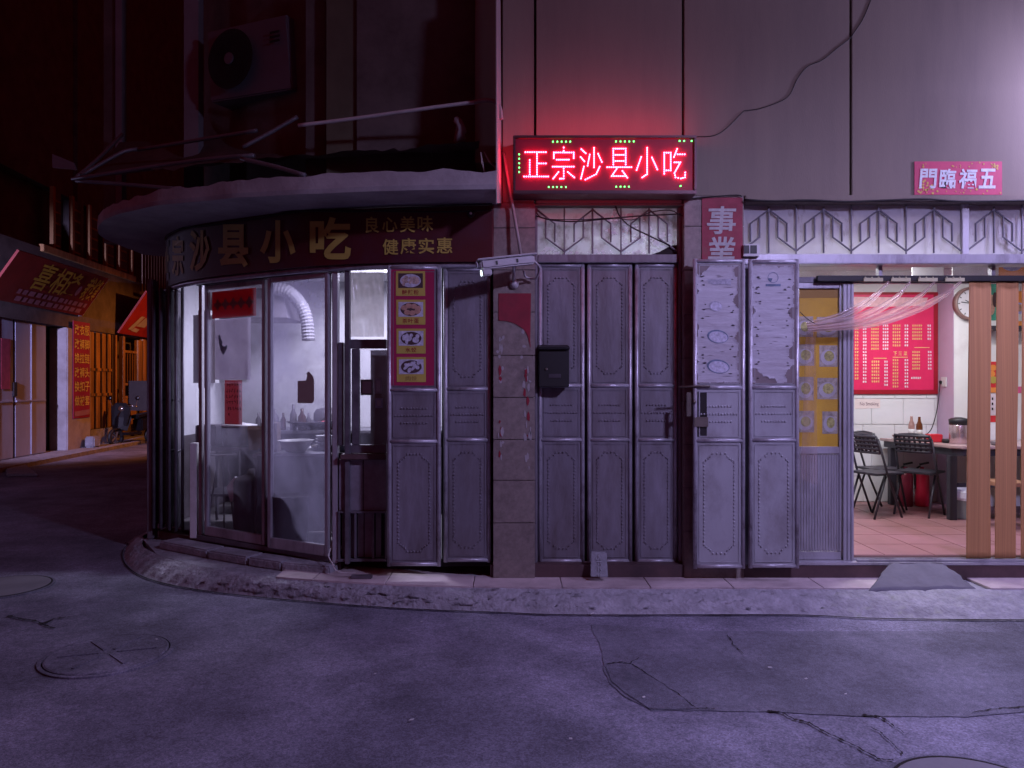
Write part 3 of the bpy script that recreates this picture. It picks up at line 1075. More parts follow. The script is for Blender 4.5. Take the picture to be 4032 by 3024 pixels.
# folded leaves stacked at the alley corner, seen edge on
for k, (px, Y) in enumerate([(606, 1.46), (634, 1.42), (668, 1.36), (693, 1.32)]):
    x = X(px, Y)
    f = MB()
    f.tube([(x, Y, .24), (x, Y, 2.6)], .016, 8)
    f.tube([(x + .05, Y + .03, .24), (x + .05, Y + .03, 2.6)], .016, 8)
    for z in (.26, 1.0, 1.5, 2.58):
        f.tube([(x, Y, z), (x - .12, Y + .42, z)], .013, 6)
    fo = f.build('folded_leaf', m_aluD, B, smooth=True)
    MB().add([(x, Y + .004, .26), (x - .12, Y + .42, .26), (x - .12, Y + .42, 2.58), (x, Y + .004, 2.58)], [(0, 1, 2, 3)]).build('panel', m_steel, fo)
MB().box(-3.62, -3.56, 1.5, 1.62, .12, 2.7).build('corner_post', m_steel, B, bevel=.01)
g_side = GLASS('frosted_side_glass', haze=.6, gloss=.04, col=(.6, .6, .66), trans=.7)
MB().add([P(702, 2095, 1.36), P(774, 2095, 1.28), P(774, 1120, 1.28), P(702, 1140, 1.36)], [(0, 1, 2, 3)]).build('side_pane', g_kit2, B)
# header tube under the fascia
hp = resample([(-.16, .02, 2.60), (-.9, .06, 2.60), (-1.6, .24, 2.60), (-2.25, .58, 2.60), (-2.91, 1.0, 2.60), (-3.25, 1.33, 2.6), (-3.6, 1.8, 2.6)], 50)
MB().tube(hp, .026, 8).build('header_tube', m_tube, B, smooth=True)

# serving hatch: small window, board below, rack at the foot
Yh = .19
hx = lambda p: X(p, Yh)
hz = lambda p: Z(p, Yh)
fr = MB()
fr.box(hx(1368), hx(1521), Yh, Yh + .05, hz(1372), hz(1336))
fr.box(hx(1368), hx(1521), Yh, Yh + .05, hz(1785), hz(1752))
fr.box(hx(1384), hx(1414), Yh, Yh + .05, hz(1751), hz(1373))
fr.box(hx(1330), hx(1352), Yh, Yh + .05, hz(1755), hz(1348))
ho = fr.build('hatch_window', m_aluD, B, bevel=.004)
MB().box(hx(1415), hx(1521), Yh + .02, Yh + .024, hz(1751), hz(1373)).build('pane', g_kit2, ho)
mb = MB()
mb.box(hx(1345), hx(1525), Yh - .06, Yh + .1, hz(1808), hz(1787))
mb.build('hatch_sill', m_plinth, ho, bevel=.006)
m_board = M('hatch_board', (0.2, 0.18, 0.22), rough=.6, var=.12, bump=.1, dirt=(.09, .07, .08), damt=.45, dscale=4)
for a, b in ((1333, 1428), (1431, 1521)):
    MB().box(hx(a), hx(b), Yh + .01, Yh + .03, hz(2012), hz(1809)).build('hatch_board', m_board, B, bevel=.003)
fr = MB()
fr.box(hx(1330), hx(1521), Yh - .01, Yh + .03, hz(2020), hz(2012))
fr.box(hx(1330), hx(1521), Yh - .01, Yh + .03, hz(2210), hz(2200))
for a in (1332, 1396, 1466, 1516):
    fr.box(hx(a), hx(a + 7), Yh - .008, Yh + .02, hz(2199), hz(2021))
rack = fr.build('hatch_rack', m_aluD, B)
for a, b in ((1342, 1392), (1405, 1428), (1432, 1462), (1476, 1496)):
    MB().box(hx(a), hx(b), Yh + .04, Yh + .06, hz(2198), hz(2023)).build('board_strip', m_board, rack)
MB().box(hx(1448), hx(1526), Yh + .12, Yh + .14, hz(1786), hz(1376)).build('hatch_blackout', m_plinth, B)  # dark sheet added behind the pane so the hatch reads dark inside
MB().box(hx(1326), hx(1524), Yh + .08, Yh + .1, hz(2215), hz(1787)).build('hatch_backing', m_dark, B)
m_sheet = GLASS('plastic_sheet', haze=.75, spread=.2, gloss=.06, col=(.62, .58, .56), scale=7, trans=.7, grough=.25)
tt = thing('plastic_sheet', 'crumpled translucent plastic sheet hung over the small serving window', 'sheet', P(1440, 1330, .24))


def sheet_pt(u, v):
    w = .012 * math.sin(u * 19 + v * 5) + .02 * mnoise.noise(Vector((u * 5, v * 7, 1)))
    return P(1374 + (1512 - 1374) * u - 8 * (1 - v) * (1 - u) * -1, 1326 - 268 * v, .26 + w)


MB().grid(sheet_pt, 20, 30).build('sheet', m_sheet, tt, smooth=True, fixn=False)
# ------------------------------------------------------------------ LED sign
Ys = -.20
led = thing('led_sign', 'glowing red LED box sign reading 正宗沙县小吃 above the grey metal doors', 'sign', P(2380, 750, -.1))
m_ledbox = M('led_case', (0.10, 0.05, 0.06), rough=.45, metal=.5, var=.2, bump=.05)
m_ledface = M('led_face', (0.34, 0.004, 0.03), rough=.55, var=.08, bump=.08, bscale=300)
bxs = MB()
x0, x1, z0, z1 = X(2020, Ys), X(2742, Ys), Z(765, Ys), Z(534, Ys)
w = .018
for a, b, c, d in [(x0, x1, z0, z0 + w * 1.6), (x0, x1, z1 - w, z1), (x0, x0 + w, z0 + w * 1.6 + .001, z1 - w - .001), (x1 - w, x1, z0 + w * 1.6 + .001, z1 - w - .001)]:
    bxs.box(a, b, Ys - .012, -.02, c, d)
bxs.build('case_frame', m_ledbox, led, bevel=.004)
MB().box(x0 + w + .001, x1 - w - .001, Ys + .012, -.03, z0 + w * 1.6 + .001, z1 - w - .001).build('face', m_ledface, led)
C = lambda u, v: (1900 + u / 2.37, 450 + v / 2.37)
strokes = {
    '正': [[(400, 355), (590, 355)], [(508, 372), (508, 562)], [(527, 460), (590, 460)], [(440, 430), (440, 562)], [(388, 582), (612, 582)]],
    '宗': [[(757, 312), (757, 342)], [(665, 410), (665, 358), (850, 358), (850, 410)], [(692, 425), (805, 425)], [(655, 490), (850, 490)], [(757, 508), (757, 600), (722, 602)], [(708, 540), (660, 600)], [(795, 540), (855, 590)]],
    '沙': [[(922, 328), (962, 365)], [(915, 400), (950, 440)], [(945, 490), (918, 600)], [(1040, 315), (1040, 495)], [(1000, 378), (980, 480)], [(1078, 370), (1112, 445)], [(1092, 490), (1060, 560), (960, 610)]],
    '县': [[(1220, 470), (1220, 322), (1335, 322), (1335, 470)], [(1240, 380), (1316, 380)], [(1240, 437), (1316, 437)], [(1163, 495), (1388, 495)], [(1250, 512), (1205, 578), (1330, 578)], [(1305, 530), (1350, 592)]],
    '小': [[(1535, 315), (1535, 560), (1490, 590)], [(1480, 400), (1437, 520)], [(1580, 405), (1630, 515)]],
    '吃': [[(1695, 555), (1695, 360), (1755, 360), (1755, 525), (1715, 525)], [(1815, 325), (1785, 400)], [(1820, 375), (1885, 375)], [(1790, 450), (1845, 450), (1790, 550), (1800, 590), (1850, 600), (1888, 590), (1890, 545)]]}
m_ledred = EM('led_red', (1.0, 0.06, 0.13), 34.0, True)
m_ledgreen = EM('led_green', (0.10, 1.0, 0.16), 7.0, True)


def bulb_mesh(name, m, r):
    mb = MB()
    mb.lathe([(r * .9, .0), (r, -.004), (r * .85, -.009), (r * .45, -.0125), (.0004, -.0135)], (0, 0, 0), 8, 'y')
    o = mb.build(name, m)
    me = o.data
    bpy.data.objects.remove(o)
    me.polygons.foreach_set('use_smooth', [True] * len(me.polygons))
    return me


me_r = bulb_mesh('led_bulb', m_ledred, .0054)
me_g = bulb_mesh('led_bulb', m_ledgreen, .0055)


def bulb(u, v, me):
    px, py = C(u, v)
    o = bpy.data.objects.new('led_bulb', me)
    o.location = P(px, py, Ys + .012)
    COL.objects.link(o)
    attach(o, led)


for ch, lines in strokes.items():
    for ln in lines:
        for p in along(ln, 20.5):
            bulb(p[0], p[1], me_r)
        bulb(*ln[-1], me_r)
for u, v in [(657, 257), (698, 257), (738, 257), (778, 257), (818, 257), (1245, 255), (1287, 255), (1328, 255), (1369, 255), (1410, 255), (1838, 250), (1880, 250), (1950, 250),
             (342, 375), (342, 416), (342, 458), (342, 499), (342, 540), (618, 680), (658, 680), (694, 680), (735, 680), (778, 680), (1247, 677), (1287, 677), (1325, 677), (1365, 677), (1847, 670)]:
    bulb(u, v, me_g)

for px_, py_, Y_, sx_, sy_, dr_, w_ in ((2380, 524, -.22, 1.3, .12, (0, .7, .7), 1.0), (2380, 772, -.22, 1.2, .10, (0, .7, -.7), .22), (2008, 640, -.2, .1, .3, (-.8, .5, .1), .28)):
    lo = light('led_fill_light', 'AREA', P(px_, py_, Y_), LED_FILL_W * w_, (1.0, .02, .06), led, shape='RECTANGLE', size=sx_, size_y=sy_)  # unseen area lights added around the case to redden the wall
    lo.rotation_euler = Vector(dr_).to_track_quat('-Z', 'Y').to_euler()

# ------------------------------------------------------------------ curved fascia sign
sp = resample([(-.155, -.045, 0), (-.9, .01, 0), (-1.6, .17, 0), (-2.25, .51, 0), (-2.91, .93, 0), (-3.22, 1.24, 0), (-3.48, 1.62, 0), (-3.62, 2.1, 0)], 160)
m_fascia = M('fascia_vinyl', (0.07, 0.006, 0.009), rough=.55, var=.2, scale=2, bump=.1, bscale=30, dirt=(.06, .02, .04), damt=.4)
m_gold = M('fascia_lettering', (0.42, 0.31, 0.075), rough=.6, var=.12, bump=0)
fas = thing('shop_fascia', 'dark red curved shop fascia with yellow Chinese lettering under the concrete canopy', 'sign', (-1.6, .3, 2.6))


def ftop(x):
    return 3.054 + .09 * max(0, min(1, (-x - 1.2) / 2))


vs, fs = [], []
for p in sp:
    zt_ = ftop(p.x)
    vs += [(p.x, p.y, 2.618), (p.x, p.y, zt_), (p.x + .03, p.y + .05, zt_), (p.x + .03, p.y + .05, 2.618)]
for i in range(160):
    for q in range(4):
        q2 = (q + 1) % 4
        fs.append((4 * i + q, 4 * i + q2, 4 * i + 4 + q2, 4 * i + 4 + q))
fs += [(0, 1, 2, 3), tuple(640 + q for q in (3, 2, 1, 0))]
MB().add(vs, fs).build('board', m_fascia, fas)
pxs = [2016 + F * p.x / (D + p.y) for p in sp]


def at_px(px):
    for i in range(160):
        if pxs[i] >= px >= pxs[i + 1]:
            t_ = (pxs[i] - px) / (pxs[i] - pxs[i + 1] + 1e-9)
            return sp[i].lerp(sp[i + 1], t_), (sp[i + 1] - sp[i]).normalized()
    return sp[-1], (sp[-1] - sp[-2]).normalized()


def fascia_char(ch, a, b, y0, y1, bold):
    def fn(u, v):
        p, d = at_px(a + (b - a) * u)
        n = Vector((-d.y, d.x, 0))
        if n.y > 0:
            n = -n
        py = y1 + (y0 - y1) * v
        return Vector((p.x, p.y, Z(py, p.y))) + n * .008
    m2 = MB()
    put_char(m2, ch, fn, bold)
    m2.build('letter', m_gold, fas, fixn=False)


for ch, a, b, y0, y1 in [('吃', 1222, 1384, 855, 1022), ('小', 1026, 1166, 868, 1036), ('县', 862, 980, 884, 1052), ('沙', 748, 828, 906, 1070), ('宗', 680, 725, 928, 1086), ('正', 653, 668, 945, 1098)]:
    fascia_char(ch, a, b, y0, y1, .032)
for ch, a, b, y0, y1 in [('良', 1440, 1494, 854, 918), ('心', 1506, 1566, 856, 914), ('美', 1576, 1636, 852, 916), ('味', 1645, 1706, 850, 912),
                         ('健', 1508, 1570, 942, 1004), ('康', 1578, 1640, 938, 1002), ('实', 1649, 1710, 938, 1000), ('惠', 1720, 1782, 936, 998)]:
    fascia_char(ch, a, b, y0, y1, .014)
for px, py, r in [(1854, 842, .030)]:
    c = P(px, py, -.06)
    bl = thing('spotlight', 'small round spotlight at the right end of the red fascia', 'lamp', c)
    MB().lathe([(r, .0), (r, -.012), (r * .8, -.02), (r * .5, -.02)], c, 20, 'y').build('housing', m_black, bl, smooth=True)
    MB().lathe([(r * .4, -.018), (r * .3, -.03), (.001, -.034)], c, 16, 'y').build('lens', M('lens_glass', (.4, .4, .42), rough=.1, bump=0), bl, smooth=True)
# loose cables along the top of the fascia
for k, (dz, ph) in enumerate([(.03, 0), (.012, 2)]):
    pts = []
    for p in sp[::5]:
        pts.append((p.x, p.y - .02 - .01 * k, ftop(p.x) - dz + .018 * math.sin(p.x * 3 + ph)))
    tag(MB().tube(pts, .006, 6).build('cable', m_cable, smooth=True), ['thin dark cable clipped along the top edge of the red fascia', 'second dark cable sagging just below the canopy over the fascia'][k], 'cable', 'cables on the shop front')

# ------------------------------------------------------------------ couplets and door banners
m_redC = M('couplet_red', (0.25, 0.035, 0.06), rough=.7, var=.2, scale=9, bump=.1, dirt=(.17, .09, .07), damt=.25, dscale=8)
m_silver = M('silver_lettering', (0.36, 0.35, 0.36), rough=.6, var=.2, scale=30, bump=.2)
t = thing('couplet_strip', 'faded red vertical couplet with silver characters 事業 behind the open metal door', 'couplet', P(2845, 1100, -.03))
Yc = -.028
MB().box(X(2764, Yc), X(2924, Yc), Yc - .002, Yc + .002, Z(1240, Yc), Z(778, Yc)).build('paper', m_redC, t)
m2 = MB()
char_px(m2, '事', 2785, 2898, 812, 922, Yc - .006, .018, 8)
m2.build('letter', m_silver, t, fixn=False)
m2 = MB()
char_px(m2, '業', 2785, 2898, 932, 1052, Yc - .006, .018, 8)
m2.build('letter', m_silver, t, fixn=False)
m2 = MB()
t2 = thing('door_banner', 'bright red new year banner reading 門臨福五 above the restaurant front', 'banner', P(3770, 765, -.01))
m_redB = M('banner_red', (0.5, 0.05, 0.12), rough=.6, var=.12, bump=.05, scale=9)
Yb = -.006
MB().box(X(3600, Yb), X(3945, Yb), Yb - .002, Yb + .002, Z(767, Yb), Z(636, Yb)).build('paper', m_redB, t2)
for ch, a, b in (('門', 3622, 3688), ('臨', 3700, 3764), ('福', 3776, 3846), ('五', 3856, 3922)):
    m2 = MB()
    char_px(m2, ch, a, b, 664, 742, Yb - .005, .024, 6)
    m2.build('letter', M('banner_silver', (.62, .66, .68), rough=.4, var=.15, scale=40, bump=.2), t2, fixn=False)
m2 = MB()
for k in range(70):
    px, py = rnd.uniform(3606, 3940), rnd.choice([rnd.uniform(640, 662), rnd.uniform(745, 764)])
    if k < 26:
        px, py = 3640 + rnd.gauss(0, 18), 738 + rnd.gauss(0, 12)
    if k > 56:
        px, py = 3920 + rnd.gauss(0, 12), 655 + rnd.gauss(0, 9)
    if not (3604 < px < 3942 and 639 < py < 765):
        continue
    r = rnd.uniform(2, 5)
    m2.poly([P(px + r * math.cos(a), py + r * math.sin(a), Yb - .0035 - .0001 * (k % 7)) for a in [2 * math.pi * q / 6 for q in range(6)]])
tag(m2.build('gold_flowers', M('banner_gold', (.55, .36, .08), rough=.5, bump=0), t2, fixn=False), kind='stuff')

# remains of red paper on the granite pillar
t = thing('torn_couplet', 'torn remains of red paper with an arched edge on the granite pillar', 'paper', P(2025, 1450, -.03))
Yp = -.029
arc = [(2091, 1155), (1963, 1155), (1963, 1262)] + [(1963 + 118 * math.sin(a), 1262 + 75 * (1 - math.cos(a)) * 1.05) for a in [R(q) for q in range(8, 91, 8)]] + [(2090, 1372), (2088, 1345)]
MB().prism([P(a, b, Yp) for a, b in arc], (0, -.0015, 0)).build('paper', m_red, t)
m_scrap = M('paper_scrap', (.3, .28, .3), rough=.8, bump=0)
m2, m3 = MB(), MB()
for k in range(46):
    left = rnd.random() < .4
    px = rnd.gauss(1972, 6) if left else rnd.gauss(2074, 7)
    py = rnd.uniform(1300, 1860) if not left else rnd.uniform(1300, 1820)
    w_, h_ = rnd.uniform(3, 10), rnd.uniform(5, 26)
    pts = [P(px + w_ * math.cos(a) * rnd.uniform(.5, 1), py + h_ * math.sin(a) * rnd.uniform(.5, 1), Yp - .0005 * (k % 3)) for a in [2 * math.pi * q / 7 for q in range(7)]]
    (m3 if k % 4 == 0 else m2).poly(pts)
tag(m2.build('paper_scraps', m_scrap, t, fixn=False), kind='stuff')
tag(m3.build('red_scraps', m_red, t, fixn=False), kind='stuff')

# ------------------------------------------------------------------ dish banner on the left leaf
m_ban = M('dish_banner_red', (0.30, 0.014, 0.07), rough=.5, var=.14, scale=2, bump=.06)
m_card = M('dish_card_yellow', (0.42, 0.33, 0.07), rough=.6, var=.08, bump=0)
m_pale = M('print_pale', (.42, .42, .52), rough=.6, var=.35, scale=45, bump=0)
m_dish = M('print_food', (.4, .3, .27), rough=.6, var=.55, scale=60, bump=0)
m_egg = M('print_egg', (.42, .24, .18), rough=.6, var=.3, scale=30, bump=0)
m_bowl = M('print_bowl', (.06, .03, .035), rough=.6, bump=0)
m_ink = M('print_ink_red', (.25, .03, .02), rough=.7, bump=0)
m_inkd = M('print_ink_faded', (.26, .17, .05), rough=.7, bump=0)
t = thing('dish_banner', 'red vertical banner with four yellow dish cards on the left metal door', 'banner', P(1620, 1500, -.06))
Yd = -.056
MB().box(X(1527, Yd), X(1711, Yd), Yd - .001, Yd + .003, Z(1518, Yd), Z(1056, Yd)).build('sheet', m_ban, t)


def ell(cx, cy, rx, ry, Y, n=24, rot=0.0):
    return [P(cx + rx * math.cos(a) * math.cos(rot) - ry * math.sin(a) * math.sin(rot), cy + rx * math.cos(a) * math.sin(rot) + ry * math.sin(a) * math.cos(rot), Y) for a in [2 * math.pi * k / n for k in range(n)]]


for i, (y0, txt) in enumerate([(1067, '酸辣粉'), (1180, '茶叶蛋'), (1294, '水饺'), (1406, '肉饺')]):
    a, b = 1559 + i, 1674 + i
    card = MB().poly([P(a, y0 + 98, Yd - .003), P(b, y0 + 98, Yd - .003), P(b, y0, Yd - .003), P(a, y0, Yd - .003)]).build('dish_card', m_card, t, fixn=False)
    MB().poly([P(a + 9, y0 + 67, Yd - .004), P(b - 9, y0 + 67, Yd - .004), P(b - 9, y0 + 9, Yd - .004), P(a + 9, y0 + 9, Yd - .004)]).build('photo', m_pale if i else m_bowl, card, fixn=False)
    cx, cy = (a + b) / 2, y0 + 38
    MB().poly(ell(cx, cy, 41, 26, Yd - .005)).build('bowl_print', [m_pale, m_bowl, m_bowl, m_bowl][i], card, fixn=False)
    m2 = MB()
    if i == 1:
        for q, (dx, dy) in enumerate([(-26, -6), (-8, -14), (12, -12), (-14, 12), (6, 14), (26, 8), (28, -4)]):
            m2.poly(ell(cx + dx, cy + dy, 13, 10, Yd - .0055 - .0002 * q, 14))
    else:
        for q in range(16):
            m2.poly(ell(cx + rnd.uniform(-28, 28), cy + rnd.uniform(-15, 15), rnd.uniform(6, 12), rnd.uniform(5, 8), Yd - .0055 - .0001 * q, 10, rnd.random() * 3))
    tag(m2.build('food_print', m_egg if i == 1 else (m_dish if i == 0 else m_pale), card, fixn=False), kind='stuff')
    n = len(txt)
    for q, ch in enumerate(txt):
        m2 = MB()
        c0 = cx - n * 11.5 + q * 23
        char_px(m2, ch, c0 + 1, c0 + 21, y0 + 74, y0 + 93, Yd - .005, .012)
        m2.build('letter', m_ink if i < 3 else m_inkd, card, fixn=False)

# ------------------------------------------------------------------ peeled posters on the open leaves
def paper_grid(px0, px1, py0, py1, Y, seed, amp, bites, step=4.0):
    """torn sheet: small cells kept only inside a ragged outline, edges lifting off a little"""
    nx_, ny_ = int((px1 - px0) / step), int((py1 - py0) / step)

    def inside(x, y):
        e = min(x - px0, px1 - x, y - py0, py1 - y)
        q = mnoise.noise(Vector((x * .03, y * .03, seed))) * amp + mnoise.noise(Vector((x * .11, y * .11, seed + 5))) * amp * .5 + amp * .35
        d = e - q
        for bx, by, br in bites:
            d = min(d, math.hypot(x - bx, (y - by)) - br + 9 * mnoise.noise(Vector((x * .06, y * .06, seed + 2))))
        return d
    m_ = MB()
    idx = {}
    for i in range(nx_ + 1):
        for j in range(ny_ + 1):
            x, y = px0 + i * step, py0 + j * step
            d = inside(x, y)
            jx, jy = mnoise.noise(Vector((x, y, 1.3))) * 1.5, mnoise.noise(Vector((x, y, 7.3))) * 1.5
            idx[i, j] = (len(m_.v), d)
            lift = .008 * max(0.0, 1 - d / 9.0) * max(0, .3 + mnoise.noise(Vector((x * .02, y * .02, seed + 9))))
            m_.v.append(tuple(P(x + jx, y + jy, Y - lift - .001 * mnoise.noise(Vector((x * .05, y * .2, 0))))))
    for i in range(nx_):
        for j in range(ny_):
            q = [idx[i, j], idx[i, j + 1], idx[i + 1, j + 1], idx[i + 1, j]]
            if sum(1 for _, d in q if d > 0) >= 3:
                m_.f.append(tuple(k for k, _ in q))
    return m_


m_peel = M('peeling_paper', (0.43, 0.42, 0.47), rough=.8, var=.08, scale=6, bump=.5, bscale=14, bdist=.01, dirt=(.3, .27, .3), damt=.4, dscale=5, stretch=(.4, 1, 2.2))
m_under = M('peeled_glue', (0.2, 0.16, 0.17), rough=.8, var=.2, bump=.2)
m_blue = M('faded_blue_print', (0.13, 0.17, 0.26), rough=.8, var=.4, scale=30, bump=0)
m_slit = M('paper_slit', (.05, .035, .04), rough=.9, bump=0)
m_curl = M('paper_curl', (.5, .49, .54), rough=.8, bump=0)
for which, (pa, pb, Yq, lab, bites) in enumerate([
        (2742, 2908, -.122, 'bleached peeling food poster with faint dishes on the left open door leaf', [(2742, 1035, 46), (2760, 1030, 34), (2915, 1070, 24), (2918, 1180, 30), (2914, 1330, 20), (2738, 1290, 14), (2738, 1150, 12), (2735, 1420, 12)]),
        (2957, 3128, -.112, 'bleached torn paper notice with a round blue emblem on the right open door leaf', [(2948, 1225, 24), (2952, 1140, 14), (3136, 1230, 30), (3138, 1390, 32), (2972, 1470, 18), (2990, 1490, 20), (3012, 1504, 22), (3040, 1512, 20), (3138, 1480, 44), (3134, 1130, 14)])]):
    t = thing('peeling_poster', lab, 'poster', P((pa + pb) / 2, 1512, Yq))
    MB().prism([P(pa - 3, 1512, Yq + .0015), P(pb + 8, 1512, Yq + .0015), P(pb + 8, 1040, Yq + .0015), P(pa - 3, 1040, Yq + .0015)], (0, -.001, 0)).build('glue_residue', m_under, t)
    paper_grid(pa - 2, pb + 2, 1042, 1510, Yq - .002, which * 9.1, 7, bites).build('paper', m_peel, t, fixn=False, smooth=True)
    m2, m3 = MB(), MB()
    for k in range(46):
        px = rnd.choice([pa + 28 + rnd.gauss(0, 4), pb - 25 + rnd.gauss(0, 5), rnd.uniform(pa + 15, pb - 15)])
        py = rnd.uniform(1060, 1490)
        if abs(px - (pa + pb) / 2) < 45:
            w_, h_ = rnd.uniform(8, 26), rnd.uniform(.5, 1.0)
        else:
            w_, h_ = rnd.uniform(3, 9), rnd.uniform(1.5, 3.2)
        m2.poly([P(px - w_, py, Yq - .0045), P(px + w_ * .2, py - h_, Yq - .0045), P(px + w_, py + h_ * .3, Yq - .0045), P(px, py + h_, Yq - .0045)])
        if h_ > 1.5:
            m3.add([P(px - w_, py - .5, Yq - .005), P(px + w_ * .6, py - h_ * .5, Yq - .005), P(px + w_ * .2, py - h_ * 1.6, Yq - .014)], [(0, 1, 2)])
    tag(m2.build('slits', m_slit, t, fixn=False), kind='stuff')
    tag(m3.build('paper_curls', m_curl, t, fixn=False), kind='stuff')
    if which == 0:
        m4 = MB()
        m4.poly([P(a, b, Yq - .0048) for a, b in [(2785, 1100), (2880, 1098), (2878, 1124), (2850, 1118), (2815, 1122), (2790, 1114)]])
        m4.build('faded_print', M('very_faded_print', (.33, .33, .4), rough=.8, var=.3, scale=50, bump=0), t, fixn=False)
        for cx, cy, rx, ry, mt in [(2826, 1325, 42, 26, m_blue), (2828, 1443, 45, 27, m_blue), (2818, 1205, 26, 20, M('very_faded_print', (.33, .33, .4)))]:
            MB().poly(ell(cx, cy, rx, ry, Yq - .0048, 28, .15)).build('plate_print', mt, t, fixn=False)
            MB().poly(ell(cx + 2, cy + 2, rx * .88, ry * .84, Yq - .0054, 28, .15)).build('plate_print', m_pale, t, fixn=False)
    else:
        m4 = MB()
        n = 30
        for k in range(n):
            a0, a1 = 2 * math.pi * k / n, 2 * math.pi * (k + 1) / n
            q = lambda a, r: P(3044 + r * math.cos(a), 1093 + r * math.sin(a), Yq - .0048)
            m4.poly([q(a0, 21), q(a1, 21), q(a1, 19.2), q(a0, 19.2)])
        m4.build('emblem_ring', m_blue, t, fixn=False)
        MB().poly([P(a, b, Yq - .0048) for a, b in [(3026, 1095), (3042, 1096), (3036, 1110), (3028, 1105)]]).build('emblem_mark', m_blue, t, fixn=False)
        MB().poly([P(a, b, Yq - .0048) for a, b in [(3015, 1118), (3074, 1118), (3074, 1127), (3015, 1127)]]).build('emblem_bar', m_blue, t, fixn=False)

t = thing('junction_box', 'small pale box with two dark blocks at the left end of the white grille', 'box', P(2958, 1010, -.05))
MB().box(X(2926, -.05), X(2990, -.05), -.06, -.022, Z(1010, -.05), Z(962, -.05)).build('case', m_white, t, bevel=.004)
for a, b in ((2928, 2950), (2954, 2980)):
    MB().box(X(a, -.06), X(b, -.06), -.064, -.0605, Z(998, -.06), Z(966, -.06)).build('breaker', m_black, t, bevel=.001)

# ------------------------------------------------------------------ letter box, stone plate
t = thing('letter_box', 'black metal letter box fixed to the left grey door leaf', 'letter box', P(2180, 1526, .05))
Yl = -.02
MB().box(X(2121, Yl), X(2241, Yl), Yl, Yl + .105, Z(1524, Yl), Z(1370, Yl)).build('body', m_black, t, bevel=.006)
MB().obox(P(2181, 1366, Yl) + Vector((0, .04, 0)), (X(2242, Yl) / 2 - X(2120, Yl) / 2, 0, 0), (0, .07, .012), (0, -.002, .010)).build('lid', m_black, t, bevel=.004)
MB().lathe([(.011, .002), (.011, -.006), (.007, -.009), (.001, -.009)], P(2151, 1454, Yl), 14, 'y').build('lock', mk, t, smooth=True)
nm = MB()
nm.box(X(2160, Yl), X(2209, Yl), Yl - .004, Yl - .001, Z(1488, Yl), Z(1472, Yl))
nm.build('name_slot', M('dark_steel', (.1, .1, .12), rough=.3, metal=.6, bump=0), t, bevel=.001)

t = thing('stone_plate', 'small grey stone plate with carved strokes leaning at the foot of the doors', 'stone', P(2360, 2275, -.1))
m_stone = M('stone_plate', (0.2, 0.2, 0.235), rough=.9, var=.2, scale=30, bump=.5, bscale=60)
a_, b_, c_, d_ = P(2325, 2272, -.13), P(2394, 2274, -.13), P(2389, 2177, -.05), P(2327, 2175, -.05)
MB().prism([a_, b_, c_, d_], (0, .022, .006)).build('slab', m_stone, t, bevel=.004)
S = lambda u, v: a_.lerp(b_, u).lerp(d_.lerp(c_, u), v) + Vector((0, -.004, 0))
m2 = MB()
for ln in [[(.47, .92), (.47, .72)], [(.33, .80), (.33, .70), (.60, .70), (.60, .80)], [(.33, .62), (.66, .63)], [(.42, .58), (.42, .50), (.58, .50), (.58, .60)], [(.45, .44), (.45, .22)], [(.52, .44), (.52, .36), (.62, .28)], [(.52, .26), (.56, .2)], [(.42, .12), (.42, .03)], [(.58, .14), (.56, .02)]]:
    m2.tube([S(*q) for q in ln], .0035, 5)
m2.build('carved_strokes', M('stone_stroke', (.27, .27, .3), rough=.9, bump=0), t)

# ------------------------------------------------------------------ security camera
t = thing('security_camera', 'white bullet security camera with a bright lamp on a bracket beside the pillar', 'camera', P(2025, 1100, -.05))
m_cam = M('camera_housing', (.36, .34, .37), rough=.45, var=.06, bump=.02)
A0, A1 = P(1884, 1046, -.36), P(2108, 1022, -.26)
ax = (A1 - A0).normalized()
upv = Vector((0, 0, 1))
upv = (upv - ax * upv.dot(ax)).normalized()
sd = ax.cross(upv)
L = (A1 - A0).length
MB().obox((A0 + A1) / 2, ax * L * .47, sd * .04, upv * .034).build('housing', m_cam, t, bevel=.012)
MB().obox((A0 + A1) / 2 + upv * .04, ax * L * .52, sd * .048, upv * .006).build('sun_hood', m_cam, t, bevel=.004)
MB().obox(A0 + ax * .055 - upv * .058, ax * .036, sd * .03, upv * .024).build('lamp_pod', m_cam, t, bevel=.008)
c0 = A0 + ax * .016 - upv * .058
sd3 = sd.normalized()
ring = [c0 + (sd3 * math.cos(a) * .020 + upv * math.sin(a) * .022) for a in [2 * math.pi * k / 16 for k in range(16)]]
MB().prism(ring, -ax * .006).build('lamp_lens', EM('camera_lamp', (.75, .9, 1), 3.0), t)
c1 = A0 - ax * .008 + upv * .01
ring = [c1 + (sd3 * math.cos(a) * .022 + upv * math.sin(a) * .026) for a in [2 * math.pi * k / 16 for k in range(16)]]
MB().prism(ring, -ax * .008).build('front_glass', M('camera_glass', (.4, .4, .45), rough=.15, bump=0), t)
for f in (.32, .68):
    MB().obox(A0 + ax * L * f - sd * .0 + Vector((0, -.041, .0)), ax * .008, upv * .014, (0, .004, 0)).build('clip', m_black, t)
jt = P(2022, 1118, -.04)
MB().tube([jt + Vector((0, 0, .012)), (A0 + A1) / 2 + ax * .05 - upv * .03], .012, 10).build('bracket_arm', m_cam, t, smooth=True)
MB().lathe([(.036, .0), (.036, -.012), (.022, -.03), (.012, -.036)], P(2024, 1120, -.03), 18, 'y').build('bracket_base', m_cam, t, smooth=True)
